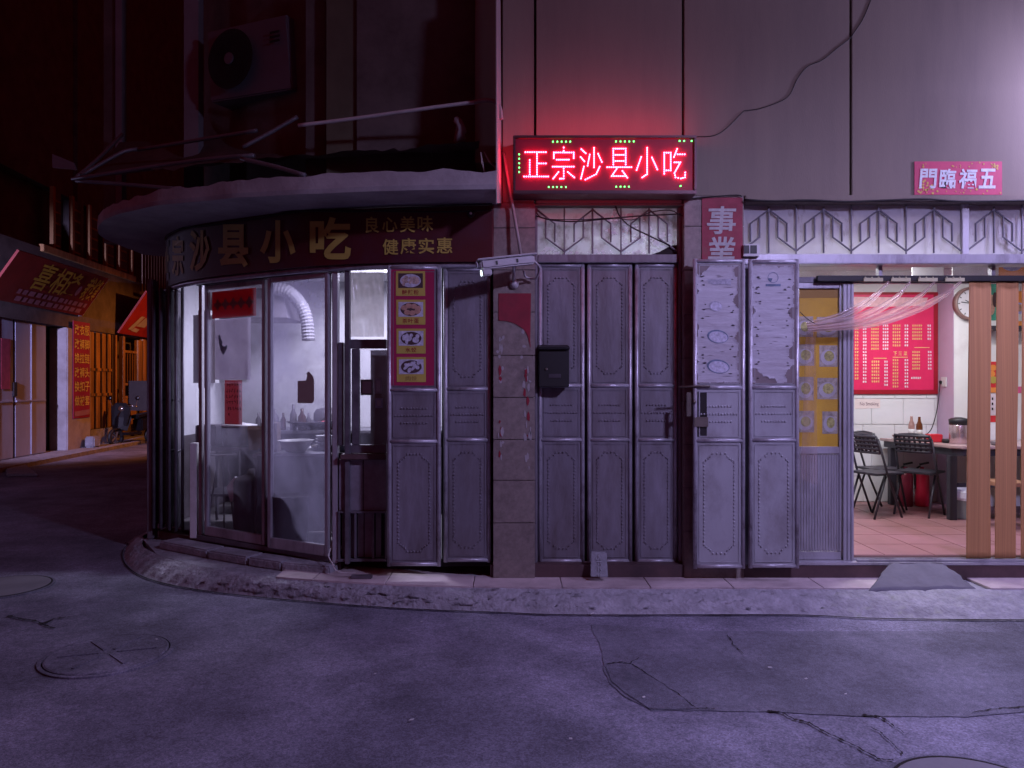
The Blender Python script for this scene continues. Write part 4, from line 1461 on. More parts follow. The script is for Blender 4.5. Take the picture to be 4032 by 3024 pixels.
cb = resample([A1 - ax * .02, A1 + Vector((.03, .03, -.05)), P(2118, 1080, -.12), P(2105, 1098, -.08), P(2070, 1090, -.06), P(2062, 1066, -.15)], 24)
MB().tube(cb, .008, 8).build('cable', m_cam, t, smooth=True)

# ------------------------------------------------------------------ conduit, cables, rag
tag(MB().tube([P(1983, 600, -.06), P(2022, 830, -.08), P(2052, 1010, -.14)], .012, 8).build('conduit', m_trim, smooth=True), 'thin grey conduit slanting down from the LED sign to the camera', 'conduit')
tag(MB().tube(resample([P(1175, 494, .12), P(1400, 466, .06), P(1700, 424, -.05), P(1872, 402, -.12)], 20), .0155, 8).build('conduit', m_white, smooth=True), 'long white plastic conduit crossing above the dark canopy', 'conduit')
tag(MB().tube(resample([P(1868, 402, -.12), P(1900, 396, -.14), P(1940, 398, -.16), P(1966, 420, -.17), P(1974, 470, -.17)], 16), .0165, 8).build('bent_pipe', m_trim, smooth=True), 'bent pipe end turning down at the corner above the canopy, lit red', 'pipe')
wires = [
    ([(2110, 850), (2170, 866), (2260, 872), (2390, 862), (2520, 850), (2680, 842)], .006, .04, 'dark cable sagging across the dirty glass above the grey doors'),
    ([(2112, 838), (2150, 862), (2300, 864), (2420, 858), (2490, 866), (2560, 836), (2640, 828), (2690, 850), (2740, 830), (2742, 800), (2715, 790), (2700, 840)], .004, .03, 'looped dark wire hanging at the right end of the dirty glass'),
    ([(2424, 812), (2440, 850), (2480, 890), (2560, 930), (2640, 968)], .006, .05, 'dark wire slanting down over the cracked lower right glass'),
    ([(2735, 766), (2660, 778), (2690, 784), (2780, 776), (2900, 768), (2922, 775)], .005, -.04, 'grey cable running from the LED sign over the couplet top'),
]
for k, (pts, r, Y, lab) in enumerate(wires):
    tag(MB().tube(resample([P(a, b, Y) for a, b in pts], 40), r, 6).build('cable', m_cable, smooth=True), lab, 'cable', 'cables on the shop front')
wp = [(2742, 538), (2810, 534), (2860, 505), (2925, 440), (2935, 436), (2990, 428), (3070, 400), (3110, 372), (3140, 310), (3180, 262), (3240, 235), (3290, 195), (3345, 152), (3360, 132), (3400, 70), (3440, -30)]
tag(MB().tube(resample([P(a, b, -.004) for a, b in wp], 90), .0035, 6).build('cable', m_cable, smooth=True), 'thin dark wire wandering up the pale wall from the LED sign', 'cable', 'cables on the shop front')
# beam-edge cable over the restaurant grille
tag(MB().tube(resample([P(a, b, -.06) for a, b in [(2930, 786), (3050, 792), (3180, 788), (3330, 794), (3480, 789), (3640, 784), (3800, 793), (4100, 788)]], 40), .008, 6).build('cable', m_cable, smooth=True),
    'dark cable running along the beam above the white grille', 'cable', 'cables on the shop front')

t = thing('hanging_rag', 'pale rag stuffed on the canopy edge at the corner', 'rag', P(1810, 570, .0))
rp = [(1790, 462), (1800, 458), (1818, 470), (1836, 508), (1838, 520), (1830, 530), (1836, 545), (1826, 562), (1800, 566), (1786, 556), (1792, 520), (1796, 492), (1785, 478)]
cc = P(1812, 520, -.02)
vs = [P(a, b, .0) for a, b in rp] + [P(a * .55 + 1812 * .45, b * .6 + 520 * .4, -.05) for a, b in rp] + [cc + Vector((0, -.05, 0))]
n = len(rp)
fs = [(i, (i + 1) % n, n + (i + 1) % n, n + i) for i in range(n)] + [(n + i, n + (i + 1) % n, 2 * n) for i in range(n)]
MB().add(vs, fs).build('cloth', M('rag_cloth', (.3, .29, .32), rough=.9), t, smooth=True)
for k, (a, b, c_) in enumerate([((1893, 598), (1912, 690), (1898, 640)), ((1906, 598), (1950, 660), (1930, 640))]):
    m2 = MB()
    m2.tube([P(*a, -.30), P(*c_, -.32), P(*b, -.30)], [.004, .009, .003], 6)
    tag(m2.build('plastic_strip', m_trim), ['short curved pink-lit plastic strip under the canopy corner', 'second thin plastic strip nearest the red-lit trim'][k], 'strip')

# ------------------------------------------------------------------ awning frame and air conditioner over the canopy
t = thing('awning_frame', 'bare bent metal awning frame standing out over the alley corner', 'awning', (-3.0, .6, 3.2))
m_pipe = M('galvanised_pipe', (.16, .155, .18), rough=.5, metal=.3, var=.2, bump=.1)
bars = [[P(285, 705, .9), P(640, 650, .6), P(860, 622, .35), P(1000, 612, .2)], [P(300, 712, .9), P(520, 728, .8), P(700, 744, .6)], [P(540, 590, 1.2), P(800, 548, .9), P(1010, 514, .6)],
        [P(300, 700, .9), P(400, 612, 1.4), P(480, 530, 2.0)], [P(955, 580, .3), P(1060, 524, .35), P(1172, 460, .4)], [P(320, 690, .95), P(480, 600, 1.1), P(545, 588, 1.2)],
        [P(950, 625, .2), P(1080, 655, .05), P(1200, 690, -.1)]]
for b in bars:
    MB().tube(resample(b, 10), .018, 8).build('bar', m_pipe, t, smooth=True)
MB().prism([P(206, 606, 1.0), P(290, 640, 1.0), P(300, 668, 1.0), P(206, 660, 1.0)], (0, .02, 0)).build('bracket_plate', m_pipe, t)

def sag(u, v):
    a = P(300 + 1590 * u, 704 - 150 * u ** .8, .95 - 1.15 * u)
    b = P(470 + 1400 * u, 560 - 40 * u, 2.0 - 1.6 * u)
    p = a.lerp(b, v)
    return p + Vector((0, 0, -.10 * math.sin(v * math.pi) - .03 * mnoise.noise(Vector((u * 14, v * 5, 2))) - (.05 * abs(mnoise.noise(Vector((u * 23, 4, 0)))) if v == 0 else 0)))


MB().grid(sag, 70, 8).build('sagging_sheet', M('awning_sheet', (.075, .06, .06), rough=.9, var=.4, bump=.3), t, fixn=False, smooth=True)

acp = [P(815, 125, 1.15), P(1128, 55, .75), P(1150, 350, .75), P(828, 402, 1.15)]
t = thing('air_conditioner', 'white outdoor air conditioner unit with a big round fan in the dark upper wall', 'air conditioner', P(980, 400, 1.0))
m_ac = M('ac_casing', (.13, .125, .15), rough=.6, var=.1, bump=.05, dirt=(.12, .1, .11), damt=.4)
e1 = acp[1] - acp[0]
e2 = acp[3] - acp[0]
nn = e1.cross(e2).normalized()
if nn.y > 0:
    nn = -nn
MB().prism(acp, -nn * .28).build('casing', m_ac, t, bevel=.012)
cc = P(918, 238, .98) + nn * .02
ux = e1.normalized()
uy = nn.cross(ux).normalized()


def disc(c, r, off, n=36):
    return [c + nn * off + (ux * math.cos(a) + uy * math.sin(a)) * r for a in [2 * math.pi * k / n for k in range(n)]]


MB().prism(disc(cc, .27, .016), nn * .004).build('fan_opening', m_dark, t)
MB().prism(disc(cc, .052, .026, 24), nn * .012).build('fan_hub', m_ac, t)
for k in range(7):
    r = .08 + k * .026
    ring = disc(cc, r, .03, 28)
    MB().tube(ring + ring[:1], .0022, 4).build('guard_ring', m_dark, t)
cl = P(1085, 128, .78) + nn * .012
for k in range(3):
    m2 = MB()
    m2.obox(cl - uy * 0 + Vector((0, 0, -.04 * k)), ux * .055, uy * .009, nn * .003)
    m2.build('label_mark', m_dark, t)
# ------------------------------------------------------------------ ceiling lamps inside
def tube_lamp(label, c, L, watts, col, group=None, along_x=True):
    t = thing('ceiling_lamp', label, 'lamp', (c[0], c[1], c[2]), 0, group)
    ex = (L / 2, 0, 0) if along_x else (0, L / 2, 0)
    wy = (0, .03, 0) if along_x else (.03, 0, 0)
    MB().obox((c[0], c[1], c[2]), ex, wy, (0, 0, .012)).build('fitting', m_ceil, t)
    a = Vector((c[0], c[1], c[2] - .035))
    e = Vector(ex) * .96
    MB().tube([a - e, a + e], .014, 8).build('tube', EM('tube_glow', col, 6.0), t)
    light('lamp_light', 'AREA', (c[0], c[1], c[2] - .06), watts, col, t, shape='RECTANGLE', size=L if along_x else .06, size_y=.06 if along_x else L)
    return t


tube_lamp('fluorescent tube on the kitchen ceiling behind the steamy glass', (-1.7, 2.2, KZ - .03), 1.2, KITCHEN_W, (.76, .73, 1.0))
tube_lamp('fluorescent tube over the dining table inside the restaurant', (4.3, 1.55, DZ - .03), 1.2, DINING_W, (.96, .95, 1.0))
tube_lamp('fluorescent tube near the entrance of the restaurant', (2.9, .9, DZ - .03), 1.2, DINING_W * 1.1, (.96, .95, 1.0))
tube_lamp('short fluorescent tube in the corridor behind the grey doors', (1.0, .95, 3.03), .5, CORRIDOR_W, (.85, .88, 1.0))

# ------------------------------------------------------------------ kitchen
m_ss = M('stainless_steel', (.3, .3, .34), rough=.35, metal=.8, var=.15, bump=.03, dirt=(.15, .13, .14), damt=.4, dscale=5)
m_ssd = M('stainless_dull', (.17, .155, .19), rough=.45, metal=.5, var=.2, bump=.05, dirt=(.06, .05, .055), damt=.5)
m_pp = M('plastic_basin', (.6, .6, .63), rough=.4, var=.05, bump=0)
m_cloth = M('dark_cloth', (.06, .05, .065), rough=.9, var=.3, bump=.1)


def counter(name, label, x0, x1, y0, y1, z0, z1, mt, legs=True):
    t = thing(name, label, 'counter', ((x0 + x1) / 2, (y0 + y1) / 2, z0))
    MB().box(x0, x1, y0, y1, z1 - .035, z1).build('top', mt, t, bevel=.008)
    MB().box(x0 + .05, x1 - .05, y0 + .05, y1 - .05, z0 + .32, z0 + .345).build('lower_shelf', m_ssd, t)
    for x in (x0 + .03, x1 - .03):
        for y in (y0 + .03, y1 - .03):
            MB().tube([(x, y, z0), (x, y, z1 - .036)], .016, 8).build('leg', m_ssd, t)
    return t


FK = .247
ct = counter('kitchen_counter', 'steel work counter behind the right sliding glass door', -2.35, -1.0, .86, 1.4, FK, 1.03, m_ss)
m_drape = GLASS('counter_drape', haze=.9, spread=.1, gloss=.04, col=(.09, .075, .10), trans=.3, scale=6)


def drape(u, v):
    return (-2.30 + 1.2 * u, .85 + .02 * math.sin(u * 31) * (1 - v) + .02 * mnoise.noise(Vector((u * 9, v * 3, 1))), .33 + .68 * v)


MB().grid(drape, 60, 8).build('plastic_drape', m_drape, ct, smooth=True, fixn=False)
counter('stove_table', 'low dark steel stove table behind the left sliding glass door', -3.1, -2.42, 1.30, 1.9, FK, 1.05, m_ssd)
counter('back_counter', 'long steel counter along the kitchen back wall', -3.2, -.6, 2.75, 3.45, FK, 1.12, m_ss)


def bowl(name, label, c, r, h, mt, cat='bowl', group=None, n=28):
    t_ = MB().lathe([(r * .5, 0), (r * .55, .004), (r * .8, h * .45), (r, h), (r * 1.06, h + .004), (r * .96, h - .004), (r * .76, h * .47), (r * .5, .012), (.001, .012)], c, n).build(name, mt, smooth=True)
    return tag(t_, label, cat, group)


bowl('plastic_basin', 'white plastic basin on the steel counter behind the glass', (-2.0, 1.02, 1.032), .155, .105, m_pp, 'basin')
t = thing('stock_pot', 'wide steel stock pot with a flat lid behind the left glass door', 'pot', (-2.70, 1.5, 1.052))
MB().lathe([(.15, 0), (.155, .01), (.155, .18), (.16, .19)], (-2.70, 1.5, 1.052), 28).build('body', m_ss, t, smooth=True)
MB().lathe([(.17, .192), (.17, .205), (.06, .222), (.02, .235), (.001, .235)], (-2.70, 1.5, 1.052), 28).build('lid', m_pp, t, smooth=True)
t = thing('stock_pot', 'small steel pot standing right of the wide one behind the left glass', 'pot', (-2.50, 1.42, 1.052))
MB().lathe([(.07, 0), (.075, .01), (.075, .12), (.08, .125)], (-2.50, 1.42, 1.052), 24).build('body', m_ss, t, smooth=True)
MB().tube([(-2.42, 1.39, 1.16), (-2.30, 1.34, 1.18)], .009, 8).build('handle', m_black, t)
t = thing('wok', 'dark wok with a ladle on the back counter seen through steamy glass', 'wok', (-2.42, 2.95, 1.122))
MB().lathe([(.06, 0), (.14, .03), (.23, .08), (.25, .10), (.24, .098), (.13, .035), (.001, .012)], (-2.42, 2.95, 1.122), 28).build('pan', m_ssd, t, smooth=True)
MB().tube([(-2.3, 2.9, 1.2), (-2.12, 2.85, 1.30)], .010, 8).build('handle', m_black, t)
bowl('steel_bowl', 'shallow steel bowl on the counter right of the white basin', (-1.62, 1.12, 1.032), .13, .06, m_ss)
bowl('steel_bowl', 'deep steel bowl on the back counter below the cardboard', (-2.08, 3.0, 1.122), .14, .10, m_ss)
bowl('steel_bowl', 'steel bowl at the left of the wok on the back counter', (-2.82, 2.95, 1.122), .12, .09, m_ss)
for k, (x, y, lab) in enumerate([(-2.2, 1.28, 'left plate of greens behind the white basin'), (-1.86, 1.3, 'right plate of greens behind the white basin')]):
    t = thing('food_plate', lab, 'plate', (x, y, 1.032), 0, 'plates of food on the counter')
    MB().lathe([(.05, 0), (.06, .004), (.13, .022), (.135, .025), (.12, .022), (.001, .01)], (x, y, 1.032), 24).build('plate', m_pp, t, smooth=True)
    m2 = MB()
    for q in range(9):
        m2.lathe([(.012, 0), (.03, .014), (.02, .03), (.001, .034)], (x + rnd.uniform(-.06, .06), y + rnd.uniform(-.06, .06), 1.045), 7)
    tag(m2.build('food', M('cooked_greens', (.16, .13, .1), rough=.6, var=.5, scale=40), t), kind='stuff')
tag(MB().box(-2.32, -2.17, 1.0, 1.12, 1.031, 1.30).build('carton', M('carton', (.16, .11, .09), rough=.8), bevel=.004), 'brown carton standing on the counter beside the middle door stile', 'carton')
tag(MB().lathe([(.13, 0), (.15, .02), (.16, .42), (.165, .44), (.15, .44), (.001, .43)], (-1.95, .66, FK), 24).build('dark_bucket', m_cloth, smooth=True), 'dark bucket on the kitchen floor behind the right glass', 'bucket')
tag(MB().lathe([(.15, 0), (.17, .02), (.17, .5), (.15, .54), (.05, .58), (.04, .62), (.001, .62)], (-2.42, 1.08, FK), 20).build('gas_cylinder', m_cloth, smooth=True), 'dark gas cylinder on the kitchen floor behind the left glass', 'cylinder')
t = thing('wire_stand', 'thin wire stand with splayed legs behind the left glass door', 'stand', (-2.78, 1.24, FK))
for x, y in ((-2.9, 1.2), (-2.62, 1.16), (-2.76, 1.27)):
    MB().tube([(x, y, FK), (-2.76 + (x + 2.76) * .3, 1.24, .98)], .008, 6).build('leg', m_ssd, t)
MB().lathe([(.12, 0), (.12, .012), (.11, .012)], (-2.76, 1.24, .98), 20).build('ring', m_ssd, t)
pb = onp = [(-2.66, 1.06, .70), (-2.58, 1.05, .80), (-2.50, 1.03, .70), (-2.46, 1.02, .62), (-2.50, 1.04, .60), (-2.56, 1.05, .66), (-2.62, 1.06, .56)]
tag(MB().prism(pb, (.01, .03, .0)).build('folded_paper', m_pp), 'folded white paper wedged above the gas cylinder behind the left glass', 'paper')
t = thing('rice_cooker', 'grey rice cooker with a glowing red indicator on the back counter', 'cooker', (-2.27, 3.25, 1.122))
MB().lathe([(.13, 0), (.16, .02), (.16, .18), (.13, .23), (.04, .25), (.001, .25)], (-2.27, 3.25, 1.122), 24).build('body', m_ssd, t, smooth=True)
MB().box(-2.33, -2.22, 3.075, 3.085, 1.20, 1.215).build('indicator', EM('indicator_red', (1, .15, .25), 1.2), t)
tag(MB().box(-2.95, -.8, 2.2, 2.6, FK, .95).build('added_cabinet', m_ssd, bevel=.01), 'added dark cabinet that darkens the lower half of the kitchen', 'cabinet')  # made-up cabinet, added so the lower kitchen goes dark
tag(MB().box(-3.08, -2.88, 1.36, 1.6, 1.051, 1.26).build('steel_container', m_ssd, bevel=.01), 'square steel container at the left end of the stove table', 'container')
m_sauce = M('sauce_bottle', (.05, .02, .02), rough=.15, var=.3, bump=0)
for k in range(7):
    x, y, r_ = -3.0 + .105 * k + rnd.uniform(-.02, .02), 2.82 + rnd.uniform(0, .08), .03 + .008 * (k % 3)
    h_ = .2 + .05 * ((k * 5) % 3)
    tag(MB().lathe([(r_, 0), (r_ * 1.05, .01), (r_ * 1.05, h_ * .6), (r_ * .4, h_ * .8), (r_ * .4, h_), (.001, h_)], (x, y, 1.122), 12).build('sauce_bottle', m_sauce if k % 2 else m_ssd, smooth=True),
        ['leftmost', 'second', 'third', 'fourth', 'fifth', 'sixth', 'rightmost'][k] + ' sauce bottle from the left in the row on the kitchen back counter', 'bottle', 'sauce bottles on the kitchen back counter')
for k in range(4):
    bowl('stacked_bowl', ['lowest', 'second lowest', 'second highest', 'topmost'][k] + ' white bowl of the stack right of the basin on the kitchen counter', (-1.78, 1.22, 1.032 + .028 * k), .085, .05, m_pp, 'bowl', 'stacked bowls on the front kitchen counter')
tag(MB().obox((-2.42, 1.3, 1.14), (.11, .03, 0), (0, .01, .02), (-.002, -.02, .10)).build('chopping_board', M('board_wood', (.2, .13, .08), rough=.7), bevel=.004), 'wooden chopping board leaning behind the carton in the kitchen', 'board')
# flexible exhaust duct and hood
t = thing('exhaust_hood', 'pale extractor hood with a ribbed bent duct seen through the steamy glass', 'hood', (-2.8, 2.6, 2.0))
hd = MB()
hd.add([(-3.3, 2.4, 2.4), (-2.5, 2.4, 2.4), (-2.5, 3.2, 2.4), (-3.3, 3.2, 2.4), (-3.15, 2.6, 2.75), (-2.62, 2.6, 2.75), (-2.62, 3.1, 2.75), (-3.15, 3.1, 2.75)],
       [(0, 1, 5, 4), (1, 2, 6, 5), (2, 3, 7, 6), (3, 0, 4, 7), (4, 5, 6, 7)])
hd.build('hood', m_ssd, t)
dp = resample([(-2.7, 2.5, 2.74), (-2.52, 2.5, 2.70), (-2.38, 2.5, 2.56), (-2.31, 2.5, 2.38), (-2.29, 2.5, 2.15)], 44)
MB().tube(dp, [  .075 if k % 2 else .069 for k in range(45)], 14).build('duct', M('duct_plastic', (.17, .165, .19), rough=.8, var=.08, bump=0), t)
# items hung on the inside of the left pane
a, d, n, L = PA[1], PA[2], PA[3], PA[4]


def onpane(pan, u0, u1, z0, z1, off):
    a_, d_, n_ = pan[1], pan[2], pan[3]
    return [a_ + d_ * u0 - n_ * off + Vector((0, 0, z0)), a_ + d_ * u1 - n_ * off + Vector((0, 0, z0)), a_ + d_ * u1 - n_ * off + Vector((0, 0, z1)), a_ + d_ * u0 - n_ * off + Vector((0, 0, z1))]


m_redK = GLASS('kitchen_banner_red', haze=1.0, spread=0, gloss=.02, col=(.5, .006, .02), trans=.45, scale=8)
q = onpane(PA, .045, .665, 2.27, 2.52, .03)
rb = tag(MB().prism(q, -PA[3] * .003).build('red_banner', m_redK), 'dark red banner with faint motifs across the top of the left glass door', 'banner')
m2 = MB()
for k in range(5):
    c = q[0].lerp(q[1], .14 + .18 * k).lerp(q[3].lerp(q[2], .14 + .18 * k), .5) + PA[3] * .004
    m2.poly([c + PA[2] * .045 * math.cos(b) * (1 + .3 * math.cos(4 * b)) + Vector((0, 0, .045 * math.sin(b) * (1 + .3 * math.cos(4 * b)))) for b in [2 * math.pi * k2 / 16 for k2 in range(16)]])
m2.build('motif', M('banner_motif', (.09, .004, .01), rough=.6, bump=0), rb, fixn=False)
m_fb = GLASS('frosted_board', haze=.85, spread=.1, gloss=.03, col=(.5, .46, .55), trans=.55, scale=8)
q = onpane(PA, .09, .59, 1.70, 2.26, .03)
fb = tag(MB().prism(q, -PA[3] * .003).build('frosted_board', m_fb), 'greyish frosted board with a blue-green leaf mark in the left glass door', 'board')
c = q[0].lerp(q[1], .22) + Vector((0, 0, .30))
lf = [(-.055, .10), (-.045, .03), (-.02, -.03), (.015, -.075), (.05, -.04), (.075, .0), (.07, .02), (.03, .005), (.0, .02), (.005, .05), (-.015, .075), (-.03, .11), (-.045, .12)]
MB().poly([c + PA[2] * x + Vector((0, 0, z)) + PA[3] * .006 for x, z in lf]).build('leaf_mark', M('leaf_teal', (.04, .10, .15), rough=.6, bump=0), fb, fixn=False)
m_pink = GLASS('pink_notice', haze=1.0, spread=0, gloss=.02, col=(.6, .2, .22), trans=.5, scale=8)
q = onpane(PA, .225, .47, 1.29, 1.695, .033)
nt_ = tag(MB().prism(q, -PA[3] * .002).build('pink_notice', m_pink), 'pink paper notice with rows of dark brush writing in the left glass door', 'notice')
m2 = MB()
for r_, (vv, u0, u1, nn_) in enumerate([(.90, .10, .98, 6), (.76, .08, .98, 6), (.63, .08, .98, 6), (.51, .08, .98, 6), (.36, .16, .98, 6), (.22, .2, .34, 1)]):
    for k in range(nn_):
        uu = u0 + (u1 - u0) * (k + .5) / nn_
        c = q[0].lerp(q[1], uu).lerp(q[3].lerp(q[2], uu), vv) + PA[3] * .003
        for z_ in range(3):
            aa = rnd.uniform(0, 3)
            dx, dz = math.cos(aa) * .013, math.sin(aa) * .017
            ox, oz = rnd.uniform(-.006, .006), rnd.uniform(-.008, .008)
            w_ = .0028
            m2.poly([c + PA[2] * (ox + sx * dx - sy * dz * w_ / .017) + Vector((0, 0, oz + sx * dz + sy * dx * w_ / .013)) for sx, sy in ((-1, -1), (1, -1), (1, 1), (-1, 1))])
tag(m2.build('brush_writing', M('brush_ink', (.05, .01, .012), rough=.8, bump=0), nt_, fixn=False), kind='stuff')
# torn cardboard on the right pane
cbp = [(.345, 1.50), (.345, 1.685), (.44, 1.69), (.455, 1.73), (.445, 1.75), (.475, 1.765), (.50, 1.74), (.515, 1.73), (.53, 1.69), (.53, 1.52), (.51, 1.50)]
tag(MB().prism([PB[1] + PB[2] * u + Vector((0, 0, z)) + PB[3] * .004 for u, z in cbp], PB[3] * .003).build('cardboard_patch', M('cardboard', (.34, .28, .26), rough=.8, var=.05)), 'torn square of brown cardboard stuck on the right glass door', 'cardboard')
# papers in the hatch window
for k, (a, b, y0, y1, lab) in enumerate([(1420, 1468, 1494, 1556, 'framed pale leaflet in the hatch window'), (1476, 1504, 1490, 1550, 'narrow grey leaflet at the right of the hatch window'), (1478, 1506, 1568, 1606, 'small bluish square label low in the hatch window')]):
    o = MB().prism([P(a, y1, .205), P(b, y1, .205), P(b, y0, .205), P(a, y0, .205)], (0, .001, 0)).build('leaflet', M('leaflet_%d' % k, [(.12, .13, .13), (.2, .2, .24), (.2, .2, .3)][k], rough=.6, bump=0))
    tag(o, lab, 'leaflet', 'papers in the hatch window')
    MB().poly([P(a + 7, y1 - 8, .2035), P(b - 7, y1 - 8, .2035), P(b - 7, y0 + 8, .2035), P(a + 7, y0 + 8, .2035)]).build('print_area', M('leaflet_print', (.3, .3, .34), rough=.6, bump=0), o, fixn=False)
# things in the corner pane and white cord below the hatch
tag(MB().tube(resample([P(1302, 2160, .18), P(1294, 2190, .12), P(1310, 2220, .05), P(1332, 2252, .0), P(1400, 2256, -.02)], 24), .005, 6).build('cord', m_white, smooth=True), 'thin white cord hanging from the door track to the step', 'cord')
tag(MB().box(X(1382, -.04), X(1465, -.04), -.06, -.01, .139, .165).build('power_strip', m_ssd, bevel=.004), 'dark power strip lying on the step below the serving hatch', 'power strip')
tag(MB().lathe([(.05, 0), (.07, .05), (.05, .12), (.02, .14), (.001, .14)], (X(1320, .3), .3, .26), 12).build('small_bag', m_white), 'small crumpled white bag in the gap beside the glass door', 'bag')
tag(MB().box(-3.2, -2.98, 1.55, 1.75, 1.62, 2.4).build('white_canister', m_pp, bevel=.05), 'white plastic canister hung behind the narrow corner pane', 'canister')
# shelf with papers on the kitchen side wall
tag(MB().box(-.75, -.18, 3.2, 3.48, 1.75, 1.78).build('wall_shelf', m_ss, bevel=.004), 'steel wall shelf high in the kitchen seen through the gap by the hatch', 'shelf')

# ------------------------------------------------------------------ dining room
sY = DYB
m_menu = M('menu_red', (.66, .025, .11), rough=.4, var=.08, scale=3, bump=0)
m_menuE = M('menu_edge', (.3, .008, .02), rough=.45, bump=0)
m_menuT = M('menu_head', (.72, .42, .46), rough=.45, var=.3, scale=9, bump=0)
m_my = M('menu_yellow', (.72, .42, .16), rough=.6, bump=0)
m_mw = M('menu_white', (.72, .62, .70), rough=.6, bump=0)
t = thing('menu_board', 'big red wall menu with columns of dishes and prices inside the restaurant', 'menu', P(3530, 1552, sY - .02))
Ym = sY - .03
pp = lambda a, b, y: P(a, b, y)
MB().box(X(3300, Ym), X(3694, Ym), Ym, Ym + .028, Z(1552, Ym), Z(1150, Ym)).build('board', m_menuE, t, bevel=.003)
MB().poly([pp(3302, 1535, Ym - .001), pp(3676, 1535, Ym - .001), pp(3676, 1160, Ym - .001), pp(3302, 1160, Ym - .001)]).build('print', m_menu, t, fixn=False)
MB().poly([pp(3302, 1210, Ym - .002), pp(3640, 1205, Ym - .002), pp(3655, 1172, Ym - .002), pp(3302, 1168, Ym - .002)]).build('header_cloud', m_menuT, t, fixn=False)
my, mw = MB(), MB()


def tick_row(mb_, x, y, n, w=6.4, h=7.5):
    """illegible little characters: a couple of strokes each"""
    for k in range(n):
        cx = x + k * (w + 1.8)
        for s in range(3):
            yy = y - h / 2 + h * (s + .5) / 3
            mb_.poly([pp(cx, yy + 1, Ym - .002), pp(cx + w * rnd.uniform(.7, 1), yy + 1, Ym - .002), pp(cx + w * rnd.uniform(.7, 1), yy - 1, Ym - .002), pp(cx, yy - 1, Ym - .002)])
        mb_.poly([pp(cx + w * .4, y + h / 2, Ym - .0022), pp(cx + w * .62, y + h / 2, Ym - .0022), pp(cx + w * .62, y - h / 2, Ym - .0022), pp(cx + w * .4, y - h / 2, Ym - .0022)])


for x, y0, y1, n in [(3515, 1282, 1362, 4), (3592, 1282, 1338, 5), (3430, 1282, 1380, 4), (3366, 1282, 1500, 2), (3432, 1424, 1512, 4), (3515, 1418, 1526, 3), (3592, 1386, 1452, 4)]:
    y = y0
    while y <= y1:
        tick_row(my, x, y, n)
        y += 13
for x, y0, y1, n in [(3476, 1282, 1382, 3), (3562, 1282, 1362, 2), (3652, 1282, 1340, 2), (3398, 1282, 1510, 2), (3482, 1424, 1516, 2), (3562, 1418, 1526, 2), (3654, 1386, 1452, 2), (3588, 1488, 1489, 5)]:
    y = y0
    while y <= y1:
        tick_row(mw, x, y, n)
        y += 13
for x0, x1, y in [(3440, 3492, 1410), (3515, 3574, 1406), (3600, 3660, 1368)]:
    my.poly([pp(x0, y + 2, Ym - .002), pp(x1, y + 2, Ym - .002), pp(x1, y - 1, Ym - .002), pp(x0, y - 1, Ym - .002)])
tag(my.build('dish_lines', m_my, t, fixn=False), kind='stuff')
tag(mw.build('price_lines', m_mw, t, fixn=False), kind='stuff')
for k, ch in enumerate('下酒菜'):
    m2 = MB()
    char_px(m2, ch, 3518 + k * 20, 3532 + k * 20, 1384, 1400, Ym - .002, .02)
    m2.build('letter', m_my, t, fixn=False)

m_ns = M('no_smoking_paper', (.68, .58, .58), rough=.7, var=.05, bump=0)
o = MB().prism([P(3366, 1610, sY - .012), P(3466, 1607, sY - .012), P(3466, 1570, sY - .012), P(3366, 1570, sY - .012)], (0, -.001, 0)).build('wall_notice', m_ns)
tag(o, 'pale No Smoking notice on the white tiles under the red menu', 'notice')
m2 = MB()
c = bpy.data.curves.new('lettering', 'FONT')
c.body = 'No Smoking'
c.size = .055
ob = bpy.data.objects.new('lettering', c)
COL.objects.link(ob)
me = bpy.data.meshes.new_from_object(ob.evaluated_get(bpy.context.evaluated_depsgraph_get()))
base_ = P(3385, 1596, sY - .0145)
m2.add([(base_.x + v.co.x * .8, base_.y, base_.z + v.co.y) for v in me.vertices], [tuple(p_.vertices) for p_ in me.polygons])
bpy.data.objects.remove(ob)
m2.build('letter', M('notice_ink', (.18, .1, .14), rough=.8, bump=0), o, fixn=False)

# clock
cp = P(3822, 1195, 2.44)
t = thing('wall_clock', 'round wall clock with a brown rim half hidden by the curtain strips', 'clock', cp)
r = .185
MB().lathe([(r, .035), (r, -.02), (r * .93, -.035), (r * .84, -.02), (r * .84, 0)], cp, 40, 'y').build('rim', M('clock_rim', (.22, .13, .12), rough=.4, bump=0), t, smooth=True)
MB().lathe([(r * .84, -.004), (.001, -.005)], cp, 40, 'y').build('dial', M('clock_dial', (.62, .6, .64), rough=.5, bump=0), t)
m2 = MB()
for k in range(12):
    a = k * math.pi / 6
    e = Vector((math.cos(a), 0, math.sin(a)))
    m2.bar(cp + e * r * .66 + Vector((0, -.007, 0)), cp + e * r * .78 + Vector((0, -.007, 0)), .008, .002)
m2.build('hour_marks', m_black, t)
for aa, l_ in ((R(172), .6), (R(150), .4)):
    e = Vector((math.cos(aa), 0, math.sin(aa)))
    MB().bar(cp + Vector((0, -.009, 0)), cp + e * r * l_ + Vector((0, -.009, 0)), .008, .002).build('hand', m_black, t)
